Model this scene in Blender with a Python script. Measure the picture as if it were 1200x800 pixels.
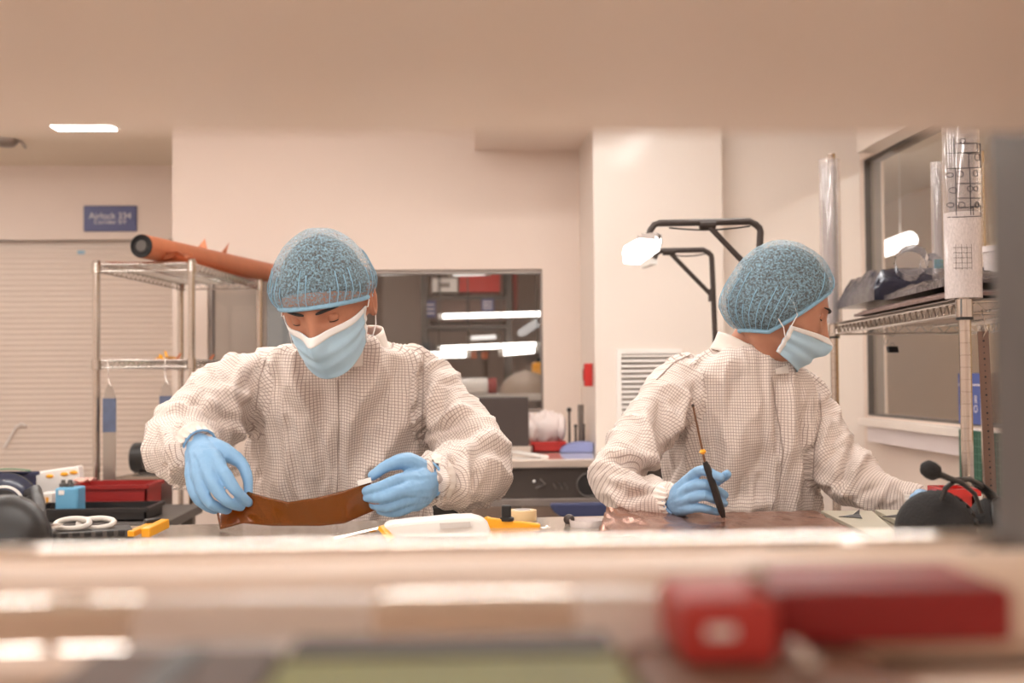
import bpy, bmesh, math, random
import numpy as np
from mathutils import Vector, Matrix, noise
random.seed(7)
R = math.radians
for o in list(bpy.data.objects): bpy.data.objects.remove(o)
scn = bpy.context.scene
col = scn.collection

# ------------------------------------------------------------------ camera
F = 1400.0                       # focal length in pixels of the 1200x800 frame
CAM = Vector((0, 0, 1.18))
cam_d = bpy.data.cameras.new('camera'); cam = bpy.data.objects.new('camera', cam_d); col.objects.link(cam)
cam_d.sensor_width = 36; cam_d.lens = 36 * F / 1200; cam_d.clip_start = 0.02
ROT = Matrix.Rotation(R(-2.5), 3, 'Z') @ Matrix.Rotation(R(90 + 1.64), 3, 'X') @ Matrix.Rotation(R(-0.5), 3, 'Z')
cam.matrix_world = Matrix.Translation(CAM) @ ROT.to_4x4()
cam_d.dof.use_dof = True; cam_d.dof.focus_distance = 2.12; cam_d.dof.aperture_fstop = 4.7
scn.camera = cam

# ------------------------------------------------------------------ world, exposure
w = bpy.data.worlds.new('world'); scn.world = w; w.use_nodes = True
w.node_tree.nodes['Background'].inputs[0].default_value = (1, 0.93, 0.88, 1)
w.node_tree.nodes['Background'].inputs[1].default_value = 0.25
scn.view_settings.view_transform = 'Standard'; scn.view_settings.look = 'None'
scn.view_settings.gamma = 1; scn.view_settings.use_curve_mapping = False
scn.view_settings.exposure = 0.0
LAMP = 24.3                      # radiance of the ceiling battens

# ------------------------------------------------------------------ helpers
def ray(px, py):
    return ROT @ Vector(((px - 600) / F, -(py - 400) / F, -1))
def at(px, py, Y):
    d = ray(px, py); return CAM + d * ((Y - CAM.y) / d.y)
def at_z(px, py, z):
    d = ray(px, py); return CAM + d * ((z - CAM.z) / d.z)
def at_x(px, py, X):
    d = ray(px, py); return CAM + d * ((X - CAM.x) / d.x)
def proj(P):
    q = (np.asarray(P) - np.array(CAM)) @ np.array(ROT)
    return np.stack([600 - F * q[..., 0] / q[..., 2], 400 + F * q[..., 1] / q[..., 2]], -1)
def C(r, g, b):
    f = lambda v: (v / 255 / 12.92) if v / 255 <= 0.04045 else ((v / 255 + 0.055) / 1.055) ** 2.4
    return (f(r), f(g), f(b), 1)

def mat(name, colr, rough=0.5, metal=0.0, var=0.06, vscale=8.0, bump=0.0, bscale=60.0, coat=0.0, alpha=1.0, emit=None, estr=0, trans=0.0, spec=0.5, colr2=None, sheen=0.0, stretch=None):
    m = bpy.data.materials.new(name); m.use_nodes = True
    nt = m.node_tree; N = nt.nodes; L = nt.links
    b = N['Principled BSDF']
    b.inputs['Roughness'].default_value = rough; b.inputs['Metallic'].default_value = metal
    b.inputs['Specular IOR Level'].default_value = spec
    b.inputs['Coat Weight'].default_value = coat; b.inputs['Alpha'].default_value = alpha
    b.inputs['Coat Roughness'].default_value = 0.08
    b.inputs['Transmission Weight'].default_value = trans
    b.inputs['Sheen Weight'].default_value = sheen
    tc = N.new('ShaderNodeTexCoord')
    src = tc.outputs['Object']
    if stretch:
        mp = N.new('ShaderNodeMapping'); mp.inputs['Scale'].default_value = stretch
        L.new(src, mp.inputs['Vector']); src = mp.outputs['Vector']
    n = N.new('ShaderNodeTexNoise'); n.inputs['Scale'].default_value = vscale; n.inputs['Detail'].default_value = 4
    L.new(src, n.inputs['Vector'])
    mx = N.new('ShaderNodeMix'); mx.data_type = 'RGBA'
    c1 = tuple(min(1, v * (1 + var)) for v in colr[:3]) + (1,)
    c2 = colr2 if colr2 else tuple(v * (1 - var) for v in colr[:3]) + (1,)
    mx.inputs['A'].default_value = c1; mx.inputs['B'].default_value = c2
    L.new(n.outputs['Fac'], mx.inputs['Factor']); L.new(mx.outputs['Result'], b.inputs['Base Color'])
    if bump:
        n2 = N.new('ShaderNodeTexNoise'); n2.inputs['Scale'].default_value = bscale; n2.inputs['Detail'].default_value = 5
        L.new(src, n2.inputs['Vector'])
        bp = N.new('ShaderNodeBump'); bp.inputs['Strength'].default_value = bump; bp.inputs['Distance'].default_value = 0.01
        L.new(n2.outputs['Fac'], bp.inputs['Height']); L.new(bp.outputs['Normal'], b.inputs['Normal'])
    if emit:
        b.inputs['Emission Color'].default_value = emit; b.inputs['Emission Strength'].default_value = estr
    return m

def glass_mat(name, tint=(0.96, 0.95, 0.93, 1), ior=1.5, rough=0.0, body=0.0, bodycol=(0.8, 0.8, 0.8, 1)):
    """thin sheet: clear tint plus a Fresnel mirror, optional milky body"""
    m = bpy.data.materials.new(name); m.use_nodes = True
    nt = m.node_tree; N = nt.nodes; L = nt.links; N.clear()
    out = N.new('ShaderNodeOutputMaterial'); t = N.new('ShaderNodeBsdfTransparent'); t.inputs[0].default_value = tint
    g = N.new('ShaderNodeBsdfGlossy'); g.inputs['Roughness'].default_value = rough; g.inputs[0].default_value = (1, 1, 1, 1)
    fr = N.new('ShaderNodeFresnel'); ge = N.new('ShaderNodeNewGeometry')
    io = N.new('ShaderNodeMapRange'); io.inputs[3].default_value = ior; io.inputs[4].default_value = 1 / ior   # same mirror on both faces of the thin sheet
    L.new(ge.outputs['Backfacing'], io.inputs[0]); L.new(io.outputs[0], fr.inputs[0])
    mx = N.new('ShaderNodeMixShader'); L.new(fr.outputs[0], mx.inputs[0])
    base = t.outputs[0]
    if body:
        d = N.new('ShaderNodeBsdfDiffuse'); d.inputs[0].default_value = bodycol
        nz = N.new('ShaderNodeTexNoise'); nz.inputs['Scale'].default_value = 25
        mr = N.new('ShaderNodeMapRange'); mr.inputs[3].default_value = body * 0.7; mr.inputs[4].default_value = body * 1.3
        L.new(nz.outputs['Fac'], mr.inputs[0])
        m2 = N.new('ShaderNodeMixShader'); L.new(mr.outputs[0], m2.inputs[0])
        L.new(t.outputs[0], m2.inputs[1]); L.new(d.outputs[0], m2.inputs[2]); base = m2.outputs[0]
    L.new(base, mx.inputs[1]); L.new(g.outputs[0], mx.inputs[2]); L.new(mx.outputs[0], out.inputs[0])
    return m

class MB:
    """collects shapes; build() links them as one mesh object"""
    def __init__(s): s.v = []; s.f = []
    def add(s, vs, fs):
        k = len(s.v); s.v += [Vector(v) for v in vs]; s.f += [tuple(i + k for i in f) for f in fs]; return s
    def box(s, c, d, rot=None):
        c = Vector(c); hx, hy, hz = d[0] / 2, d[1] / 2, d[2] / 2
        vs = [Vector((x, y, z)) for x in (-hx, hx) for y in (-hy, hy) for z in (-hz, hz)]
        if rot is not None: vs = [rot @ v for v in vs]
        return s.add([c + v for v in vs], [(0, 1, 3, 2), (4, 6, 7, 5), (0, 4, 5, 1), (2, 3, 7, 6), (0, 2, 6, 4), (1, 5, 7, 3)])
    def bar(s, p0, p1, wd, th, up=(0, 0, 1)):
        p0, p1 = Vector(p0), Vector(p1); d = (p1 - p0); L_ = d.length; d.normalize()
        x = d.cross(Vector(up)); x.normalize(); z = x.cross(d)
        rot = Matrix((x, d, z)).transposed()
        return s.box((p0 + p1) / 2, (wd, L_, th), rot)
    def tube(s, pts, r, seg=8, cap=True, closed=False, flat=None, up=None):
        pts = [Vector(p) for p in pts]; n = len(pts)
        rs = r if isinstance(r, (list, tuple)) else [r] * n
        vs = []; fs = []
        nrm = None
        for i in range(n):
            a = pts[(i - 1) % n] if (i or closed) else pts[0]
            b = pts[(i + 1) % n] if (i < n - 1 or closed) else pts[-1]
            t = (b - a)
            t = t.normalized() if t.length > 1e-9 else Vector((0, 0, 1))
            if nrm is None:
                u = Vector(up) if up else (Vector((0, 0, 1)) if abs(t.z) < 0.9 else Vector((0, 1, 0)))
                nrm = (u - t * u.dot(t)).normalized()
            else:
                q = nrm - t * nrm.dot(t)
                nrm = q.normalized() if q.length > 1e-6 else nrm
            bn = t.cross(nrm)
            for k in range(seg):
                a_ = 2 * math.pi * k / seg
                vs.append(pts[i] + nrm * (math.cos(a_) * rs[i] * (flat or 1)) + bn * (math.sin(a_) * rs[i]))
        m_ = n if closed else n - 1
        for i in range(m_):
            for k in range(seg):
                i2 = (i + 1) % n
                fs.append((i * seg + k, i * seg + (k + 1) % seg, i2 * seg + (k + 1) % seg, i2 * seg + k))
        if cap and not closed:
            fs.append(tuple(reversed(range(seg)))); fs.append(tuple((n - 1) * seg + k for k in range(seg)))
        return s.add(vs, fs)
    def lathe(s, prof, c=(0, 0, 0), axis=(0, 0, 1), seg=24):
        """prof: (radius, height) pairs along axis"""
        c = Vector(c); ax = Vector(axis).normalized()
        u = ax.orthogonal().normalized(); v_ = ax.cross(u)
        vs = []; fs = []
        for r_, h in prof:
            for k in range(seg):
                a = 2 * math.pi * k / seg
                vs.append(c + ax * h + (u * math.cos(a) + v_ * math.sin(a)) * r_)
        for i in range(len(prof) - 1):
            for k in range(seg):
                fs.append((i * seg + k, i * seg + (k + 1) % seg, (i + 1) * seg + (k + 1) % seg, (i + 1) * seg + k))
        if prof[0][0] > 1e-6: fs.append(tuple(reversed(range(seg))))
        if prof[-1][0] > 1e-6: fs.append(tuple((len(prof) - 1) * seg + k for k in range(seg)))
        return s.add(vs, fs)
    def ell(s, c, rad, rot=None, seg=20, rings=12):
        c = Vector(c); vs = []; fs = []
        for i in range(rings + 1):
            th = math.pi * i / rings
            for k in range(seg):
                p = Vector((math.sin(th) * math.cos(2 * math.pi * k / seg) * rad[0], math.sin(th) * math.sin(2 * math.pi * k / seg) * rad[1], math.cos(th) * rad[2]))
                vs.append(c + (rot @ p if rot is not None else p))
        for i in range(rings):
            for k in range(seg):
                fs.append((i * seg + k, (i + 1) * seg + k, (i + 1) * seg + (k + 1) % seg, i * seg + (k + 1) % seg))
        return s.add(vs, fs)
    def prism(s, outline, vec):
        """closed planar outline (3d points) pushed along vec"""
        n = len(outline); a = [Vector(p) for p in outline]; vec = Vector(vec)
        fs = [tuple(reversed(range(n))), tuple(range(n, 2 * n))] + [(i, (i + 1) % n, n + (i + 1) % n, n + i) for i in range(n)]
        return s.add(a + [p + vec for p in a], fs)
    def grid(s, fn, nu, nv, closed_u=False):
        vs = [fn(i / (nu if closed_u else nu - 1), j / (nv - 1)) for j in range(nv) for i in range(nu)]
        fs = []
        for j in range(nv - 1):
            for i in range(nu if closed_u else nu - 1):
                i2 = (i + 1) % nu
                fs.append((j * nu + i, j * nu + i2, (j + 1) * nu + i2, (j + 1) * nu + i))
        return s.add(vs, fs)
    def build(s, name, m, parent=None, smooth=False, bev=0.0, solid=0.0, sub=0, origin=None):
        me = bpy.data.meshes.new(name)
        vs = s.v
        inv = None
        if origin is not None: vs = [v - Vector(origin) for v in vs]
        me.from_pydata([tuple(v) for v in vs], [], s.f); me.update()
        bm = bmesh.new(); bm.from_mesh(me)
        bmesh.ops.remove_doubles(bm, verts=bm.verts, dist=1e-6)
        bmesh.ops.recalc_face_normals(bm, faces=bm.faces)
        bm.to_mesh(me); bm.free()
        o = bpy.data.objects.new(name, me); col.objects.link(o)
        if origin is not None: o.location = origin
        me.materials.append(m)
        if smooth:
            for p in me.polygons: p.use_smooth = True
            try: me.set_sharp_from_angle(angle=R(50 if smooth is True else smooth))
            except Exception: pass
        if solid:
            md = o.modifiers.new('s', 'SOLIDIFY'); md.thickness = solid; md.offset = 0
        if bev:
            md = o.modifiers.new('b', 'BEVEL'); md.width = bev; md.segments = 2; md.limit_method = 'ANGLE'
        if sub:
            md = o.modifiers.new('u', 'SUBSURF'); md.levels = sub; md.render_levels = sub
        if parent is not None:
            o.parent = parent
            if origin is None: o.matrix_parent_inverse = parent.matrix_basis.inverted()
        return o

def empty(name, loc=(0, 0, 0), rot=(0, 0, 0)):
    o = bpy.data.objects.new(name, None); o.location = loc; o.rotation_euler = rot; o.empty_display_size = 0.1
    col.objects.link(o); return o
def tag(o, label, cat, group=None, kind=None):
    o['label'] = label; o['category'] = cat
    if group: o['group'] = group
    if kind: o['kind'] = kind
    return o
def struct(o, label=None):
    o['kind'] = 'structure'
    if label: o['label'] = label
    return o
def B(c, d, rot=None): return MB().box(c, d, rot)
def box2(a, b):                                  # box from two corners
    a, b = Vector(a), Vector(b); return MB().box((a + b) / 2, [abs(q) for q in (b - a)])
def copy_tree(o, parent=None):
    c = o.copy(); col.objects.link(c)
    if parent is not None: c.parent = parent
    for ch in list(o.children): copy_tree(ch, c)
    return c
def text(name, body, m, loc, xdir, updir, size, parent=None, align='CENTER', extrude=0.0004):
    cu = bpy.data.curves.new(name, 'FONT'); cu.body = body; cu.size = size; cu.extrude = extrude
    cu.align_x = align; cu.align_y = 'CENTER'
    o = bpy.data.objects.new(name, cu); col.objects.link(o)
    x = Vector(xdir).normalized(); u = Vector(updir).normalized(); z = x.cross(u)
    rm = Matrix((x, u, z)).transposed().to_4x4(); rm.translation = Vector(loc)
    o.matrix_world = rm
    dg = bpy.context.evaluated_depsgraph_get(); dg.update()
    me = bpy.data.meshes.new_from_object(o.evaluated_get(dg)); me.materials.clear(); me.materials.append(m)
    bpy.data.objects.remove(o)
    o2 = bpy.data.objects.new(name, me); col.objects.link(o2); o2.matrix_world = rm
    if parent is not None: o2.parent = parent; o2.matrix_parent_inverse = parent.matrix_basis.inverted()
    return o2

# ------------------------------------------------------------------ materials
M = {}
M['wall'] = mat('wall_paint', C(228, 210, 198), 0.55, var=0.02, vscale=3, bump=0.05, bscale=200)
M['wall_tan'] = mat('tan_wall_paint', C(228, 196, 150), 0.6, var=0.04, vscale=3)
M['pier'] = mat('pier_paint', C(232, 220, 211), 0.35, var=0.015, vscale=3, coat=0.2)
M['ceil'] = mat('ceiling_paint', C(232, 218, 200), 0.7, var=0.02, vscale=2)
M['floor'] = mat('vinyl_floor', C(176, 166, 158), 0.3, var=0.08, vscale=6)
M['shutter'] = mat('shutter_enamel', C(226, 209, 196), 0.4, var=0.02)
M['chrome'] = mat('chrome', C(205, 198, 192), 0.14, 1.0, var=0.05)
M['steel'] = mat('brushed_steel', C(178, 168, 160), 0.32, 1.0, var=0.08, vscale=30, stretch=(1, 1, 0.05))
M['dsteel'] = mat('dull_steel', C(150, 140, 134), 0.45, 0.9, var=0.12, vscale=20)
M['black'] = mat('black_plastic', C(34, 31, 31), 0.4, var=0.2, vscale=20)
M['rubber'] = mat('black_foam', C(30, 27, 27), 0.85, var=0.3, vscale=90, bump=0.3, bscale=300)
M['brownblack'] = mat('monitor_back', C(62, 50, 46), 0.5, var=0.1, vscale=30)
M['white'] = mat('white_plastic', C(238, 232, 228), 0.35, var=0.02)
M['paper'] = mat('white_paper', C(240, 235, 230), 0.7, var=0.02)
M['loop'] = mat('ivory_plastic', C(222, 214, 206), 0.4, var=0.03)
M['red'] = mat('red_plastic', C(196, 40, 36), 0.35, var=0.08, coat=0.3)
M['redbox'] = mat('red_carton', C(150, 24, 20), 0.5, var=0.15, vscale=14)
M['yellow'] = mat('yellow_plastic', C(248, 172, 28), 0.3, var=0.06, coat=0.3)
M['blue'] = mat('blue_plastic', C(98, 160, 196), 0.4, var=0.05)
M['navy'] = mat('navy_fabric', C(52, 58, 92), 0.7, var=0.12, vscale=30)
M['periw'] = mat('periwinkle_foam', C(140, 148, 196), 0.7, var=0.05)
M['sign'] = mat('sign_blue', C(74, 76, 122), 0.35, var=0.05)
M['signtxt'] = mat('sign_lettering', C(222, 214, 216), 0.5, var=0.02)
M['green'] = mat('green_mat', C(44, 92, 74), 0.6, var=0.08)
M['copper'] = mat('copper_foil', C(198, 124, 92), 0.28, 0.85, var=0.14, vscale=14, bump=0.12, bscale=40)
M['kraft'] = mat('copper_roll_paper', C(188, 112, 76), 0.42, 0.35, var=0.14, vscale=18, bump=0.08, bscale=80)
M['bronze'] = mat('bronze_foil', C(160, 116, 98), 0.24, 0.7, var=0.25, vscale=9, bump=0.3, bscale=24)
M['shelf'] = mat('beige_laminate', C(232, 212, 196), 0.4, var=0.03, vscale=6)
M['tabletop'] = mat('bench_steel_top', C(198, 188, 176), 0.16, 0.55, var=0.05, vscale=5, bump=0.01, bscale=20)
M['glass'] = glass_mat('window_glass')
M['clear'] = glass_mat('clear_film', tint=(0.95, 0.94, 0.94, 1), body=0.13, bodycol=C(235, 228, 228), rough=0.05)
M['milky'] = glass_mat('milky_film', tint=(0.95, 0.93, 0.92, 1), body=0.62, bodycol=C(236, 226, 224), rough=0.08)
M['ink'] = mat('black_ink', C(40, 36, 40), 0.5, var=0.1)
M['lampwhite'] = mat('lamp_housing', C(240, 238, 234), 0.4, var=0.01)
M['lamp'] = mat('lamp_diffuser', C(250, 250, 250), 0.5, var=0.0, emit=(1.0, 0.965, 0.925, 1), estr=LAMP)
M['tasklamp'] = mat('task_lamp_diffuser', C(250, 250, 250), 0.5, var=0.0, emit=(1.0, 0.97, 0.95, 1), estr=5)
M['dimlamp'] = mat('dim_lamp_diffuser', C(240, 238, 236), 0.5, var=0.0, emit=(1.0, 0.95, 0.93, 1), estr=1.1)
M['greypost'] = mat('grey_powder_coat', C(84, 77, 73), 0.5, var=0.06)
M['highlightwhite'] = mat('highlight_enamel', C(250, 248, 245), .3, var=.02, coat=1.0)
M['mirror'] = mat('mirror_foil', C(238, 232, 226), .045, 1.0, var=.02)
M['darkbag'] = mat('dark_shield_bag', C(30, 30, 44), 0.2, 0.15, var=0.35, vscale=12, bump=0.5, bscale=22)
M['greybag'] = mat('grey_shield_bag', C(84, 76, 78), 0.2, 0.35, var=0.4, vscale=16, bump=0.5, bscale=30)
# ================================================================== THE ROOM
YW, YF, YP = 5.6, 7.7, 5.02              # window wall, shutter wall, pier front
XR, XL, YB = 1.75, -4.6, -3.6            # right wall, left wall, wall behind the camera
ZC = at(100, 194, YF).z                  # ceiling height
YBACK = 9.6
def S(name, mb, m, bev=0.0, **k): return struct(mb.build(name, m, bev=bev, **k))

S('floor', box2((XL - .1, YB - .1, -0.1), (XR + 1.9, YBACK + .1, 0)), M['floor'])
S('ceiling', box2((XL - .1, YB - .1, ZC), (XR + 1.9, YBACK + .1, ZC + .1)), M['ceil'])
S('wall_left', box2((XL - .1, YB, 0), (XL, YF + .1, ZC)), M['wall'])
S('wall_front', box2((XL, YB - .1, 0), (XR + .1, YB, ZC)), M['wall'])

# window wall, with its opening
xl = at(202, 400, YW).x
wl, wr = at(243, 400, YW).x, at(636.5, 400, YW).x
wt, wb = at(540, 315.5, YW).z, at(560, 484, YW).z
mb = MB()
for a, b in (((xl, 0), (wl, ZC)), ((wr, 0), (XR, ZC)), ((wl, 0), (wr, wb)), ((wl, wt), (wr, ZC))):
    mb.box(((a[0] + b[0]) / 2, YW + .05, (a[1] + b[1]) / 2), (b[0] - a[0], .1, b[1] - a[1]))
wall_back = S('wall_back', mb, M['wall'])
win = struct(empty('window_1', ((wl + wr) / 2, YW + .06, wb)))
fm = MB()
t = .018
for a, b in (((wl, wb), (wr, wb + t)), ((wl, wt - t), (wr, wt)), ((wl, wb + t), (wl + t, wt - t)), ((wr - t * .4, wb + t), (wr, wt - t))):
    fm.box(((a[0] + b[0]) / 2, YW + .05, (a[1] + b[1]) / 2), (b[0] - a[0], .06, b[1] - a[1]))
fm.build('window_frame', M['dsteel'], win)
B(((wl + wr) / 2, YW + .06, (wb + wt) / 2), (wr - wl, .006, wt - wb)).build('pane', M['glass'], win)
# side wall behind the window wall end, far wall with the roller shutter
S('wall_alcove', box2((xl, YW + .1, 0), (xl + .1, YF, ZC)), M['wall'])
sh_t = at(100, 281, YF).z
S('wall_far', box2((XL, YF, sh_t), (xl, YF + .14, ZC)), M['wall'])
n = 60; ph = sh_t / n
mb = MB()
def shfn(u, v):
    k = v * n; fr = k - int(k)
    return Vector((XL + u * (xl - XL), YF + .06 + .005 * (1 - math.sin(math.pi * min(1, fr * 1.0)) ** .5), v * (sh_t + .02)))
mb.grid(shfn, 2, n * 6 + 1)
door = S('door_1', mb, M['shutter'])
door['label'] = 'cream roller shutter door of narrow horizontal slats'
B(((XL + xl) / 2, YF + .05, sh_t + .012), (xl - XL, .09, .024)).build('shutter_head_rail', M['shutter'], door)
q = [at(x, y, YF + .045) for x, y in ((5, 524), (12, 512), (19, 500), (25, 496), (31, 499))]
MB().tube(q, .007, 7).build('bent_white_tube', M['white'], door, smooth=True)  # thin bent white tube against the shutter
q = at(95, 295.5, YF + .05); B((q.x, YF + .052, q.z), (.045, .004, .022)).build('blue_sticker', mat('sticker_blue', C(150, 186, 206), .5), door)
# back room behind the window
S('wall_back_room', box2((xl, YBACK, 0), (XR + .1, YBACK + .1, ZC)), mat('grey_wall_paint', C(176, 160, 152), .7, var=.03))
# pier with the grille
pl, pr = at(696, 300, YP).x, at(848, 300, YP).x
S('wall_pier', box2((pl, YP, 0), (pr, YW, ZC)), M['pier'], bev=.004)
S('wall_pier_return', box2((pr, YP + .1, 0), (XR, YW, ZC)), M['pier'])
# dropped soffit between window wall and pier
zs = at(620, 176, YW).z
S('trim_1', box2((at(556, 170, YW).x, YP - .25, zs), (pl, YW, ZC)), M['wall'])['label'] = 'dropped plaster soffit beside the pier'
# right wall with its window
yl = at_x(1011, 330, XR).y; y2 = 2.3
zt2, zb2 = at_x(1012, 186, XR).z, at_x(1017, 487, XR).z
mb = MB()
for a, b in (((YB, 0), (y2, ZC)), ((yl, 0), (YBACK, ZC)), ((y2, 0), (yl, zb2)), ((y2, zt2), (yl, ZC))):
    mb.box((XR + .05, (a[0] + b[0]) / 2, (a[1] + b[1]) / 2), (.1, b[0] - a[0], b[1] - a[1]))
S('wall_right', mb, M['wall'])
win2 = struct(empty('window_2', (XR + .03, (yl + y2) / 2, zb2)))
fm = MB(); t = .008
for a, b in (((y2, zb2), (yl, zb2 + t)), ((y2, zt2 - t), (yl, zt2)), ((y2, zb2 + t), (y2 + t, zt2 - t)), ((yl - t, zb2 + t), (yl, zt2 - t))):
    fm.box((XR + .05, (a[0] + b[0]) / 2, (a[1] + b[1]) / 2), (.07, b[0] - a[0], b[1] - a[1]))
fm.build('window_frame', M['greypost'], win2)
B((XR + .03, (yl + y2) / 2, (zb2 + zt2) / 2), (.006, yl - y2, zt2 - zb2)).build('pane', M['glass'], win2)
# white blind box over that window
hz = at_x(1004, 190, XR - .02).z
S('trim_2', box2((XR - .09, y2 - .1, hz), (XR, at_x(1004, 190, XR - .09).y, hz + .16)), M['pier'])['label'] = 'white blind box above the side window'
# trunking along the wall under the side window
ts, tb = at_x(1016, 490, XR - .05).z, at_x(1016, 517, XR - .05).z
tr = S('trim_3', box2((XR - .05, 1.6, tb), (XR, at_x(1016, 490, XR - .05).y, ts - .03)), mat('trunking_white', C(226, 214, 214), .4, var=.02), bev=.003)
tr['label'] = 'white cable trunking under the side window'
box2((XR - .075, 1.6, ts - .03), (XR, at_x(1012, 490, XR - .05).y, ts)).build('window_sill', M['pier'], tr, bev=.003)
# tan room seen through the side window
S('wall_side_room', box2((XR + 1.7, 0.8, 0), (XR + 1.8, YBACK, ZC)), M['wall_tan'])
S('wall_side_room_end', box2((XR + .1, YBACK, 0), (XR + 1.8, YBACK + .1, ZC)), M['wall_tan'])
S('wall_side_room_front', box2((XR + .1, .7, 0), (XR + 1.8, .8, ZC)), M['wall_tan'])
B((XR + 1.69, 5.2, 1.78), (.012, 1.6, .03)).build('trim_4', M['wall_tan'])['kind'] = 'structure'

# ------------------------------------------------------------------ ceiling battens (the light of the place)
def batten(x, y, ln, along='x', label='', group='ceiling battens', z=None):
    z = ZC if z is None else z
    e = empty('ceiling_light', (x, y, z))
    d = (ln, .16, .05) if along == 'x' else (.16, ln, .05)
    d2 = (ln - .04, .13, .02) if along == 'x' else (.13, ln - .04, .02)
    B((x, y, z - .0255), d).build('housing', M['lampwhite'], e)
    B((x, y, z - .058), d2).build('diffuser', M['lamp'], e)
    tag(e, label, 'light', group)
for i, y in enumerate((-2.3, -0.7, 0.9, 2.6, 4.1)):
    for j, x in enumerate((-3.4, -1.7, 0.05)):
        batten(x, y, 1.45, 'x', 'long white ceiling batten over the work area', 'ceiling battens over the work area')
batten(1.0, 3.3, 1.2, 'y', 'white ceiling batten set crosswise beside the side window', None)
pL = at_z(98, 146, ZC - .05)
batten(pL.x, pL.y, .34, 'x', 'short white ceiling batten before the roller shutter', None)
batten(-3.2, 6.4, 1.2, 'x', 'long white ceiling batten before the roller shutter', None)
batten(XR + .9, 2.6, 1.2, 'y', 'white ceiling batten in the tan side room', 'side room battens')
batten(XR + .9, 4.4, 1.2, 'y', 'white ceiling batten in the tan side room', 'side room battens')
batten(-.2, 6.7, 1.2, 'x', 'white ceiling batten in the room behind the window', None)
a, b = at_x(1016, 299, XR + .9), at_x(1066, 281, XR + .9)
e = empty('reflection_lamp', (a + b) / 2); tag(e, 'added lamp standing in for the task lamp reflection in the side window', 'lamp')  # added lamp, imitates the task lamp's reflection in the side window
MB().tube([a, b], .05, 14).build('tube', M['tasklamp'], e, smooth=True)
for q in (a.lerp(b, .2), a.lerp(b, .8)): MB().tube([q, Vector((q.x, q.y, ZC))], .004, 6).build('hanger', M['lampwhite'], e)
# dark detector on the ceiling
p = at_z(6, 163, ZC)
e = empty('ceiling_detector', p)
MB().lathe([(.075, 0), (.075, -.012), (.05, -.04), (.02, -.045)], p).build('body', M['dsteel'], e, smooth=True)
MB().tube([p + Vector((.05, 0, -.01)), p + Vector((.09, 0, -.012)), p + Vector((.115, 0, -.05))], .007, 6).build('conduit', M['dsteel'], e)
tag(e, 'small dark detector with a bent conduit on the ceiling', 'detector')

# ------------------------------------------------------------------ fixtures on the walls
a, b = at(98, 241, YF - .01), at(160.5, 271, YF - .01)
sg = box2((a.x, YF - .014, b.z), (b.x, YF, a.z)).build('door_sign', M['sign'], bev=.006)
tag(sg, 'blue door sign with white lettering above the roller shutter', 'sign')
cx, w_ = (a.x + b.x) / 2, b.x - a.x
text('lettering', 'Airlock 334', M['signtxt'], (cx, YF - .0145, at(128, 253.5, YF).z), (1, 0, 0), (0, 0, 1), .056, sg)
text('lettering', 'Corridor S/V', M['signtxt'], (cx, YF - .0145, at(128, 260.5, YF).z), (1, 0, 0), (0, 0, 1), .038, sg)

# louvred grille on the pier
ga, gb = at(722, 409, YP), at(800, 520, YP)
g = empty('air_grille', ((ga.x + gb.x) / 2, YP, gb.z))
fm = MB(); t = .02
for q in ((ga.x, ga.x + t, gb.z + t, ga.z - t), (gb.x - t, gb.x, gb.z + t, ga.z - t), (ga.x, gb.x, ga.z - t, ga.z), (ga.x, gb.x, gb.z, gb.z + t)):
    fm.box(((q[0] + q[1]) / 2, YP - .008, (q[2] + q[3]) / 2), (q[1] - q[0], .016, q[3] - q[2]))
fm.build('frame', M['white'], g)
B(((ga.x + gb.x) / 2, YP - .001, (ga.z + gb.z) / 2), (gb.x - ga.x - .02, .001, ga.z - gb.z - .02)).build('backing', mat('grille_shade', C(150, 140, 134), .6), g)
nl = 17; rt = Matrix.Rotation(R(38), 3, 'X')
sl = None
for i in range(nl):
    z = gb.z + .028 + (ga.z - gb.z - .056) * i / (nl - 1)
    if sl is None:
        sl = MB().box((0, 0, 0), (gb.x - ga.x - .04, .018, .003), rt).build('louvre', M['white'])
        o = sl
    else:
        o = bpy.data.objects.new('louvre', sl.data); col.objects.link(o)
    o.parent = g; o.location = (0, -.009, z - gb.z)
tag(g, 'white louvred air grille on the pale pier', 'grille')
# red call point on the strip of wall beside the pier
p = at(693, 439, YP + .12)
cp = empty('fire_call_point', (pl, p.y, p.z - .045))
B((pl - .018, p.y, p.z), (.034, .06, .10)).build('housing', M['red'], cp, bev=.006)
B((pl - .037, p.y, p.z), (.004, .035, .05)).build('push_plate', M['redbox'], cp)
tag(cp, 'small red fire call point on the side of the pale pier', 'call point')

# ------------------------------------------------------------------ behind the window: another work room
def rack_room():
    Y = 8.0
    e = empty('storage_rack', (at(555, 400, Y).x, Y, 0))
    tag(e, 'dark storage rack behind the window glass', 'rack')
    for px in (497, 597):
        for dy in (0, .5):
            p = at(px, 400, Y); B((p.x, Y + dy, 1.05), (.04, .04, 2.1)).build('post', M['greypost'], e)
    for py in (347, 381):
        z = at(550, py, Y).z
        a, b = at(497, py, Y), at(600, py, Y)
        box2((a.x, Y, z - .02), (b.x, Y + .5, z)).build('shelf', M['greypost'], e)
    return e
rack_room()
Y = 8.02
def cabbox(name, x0, x1, y0, y1, Y, dp, m, label, cat, bev=.004, group=None):
    a, b = at(x0, y0, Y), at(x1, y1, Y)
    o = box2((a.x, Y, b.z), (b.x, Y + dp, a.z)).build(name, m, bev=bev)
    tag(o, label, cat, group); return o
o = cabbox('storage_bin', 538, 588, 318, 342, Y, .35, M['red'], 'red storage bin on the rack behind the window', 'bin')
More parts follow.
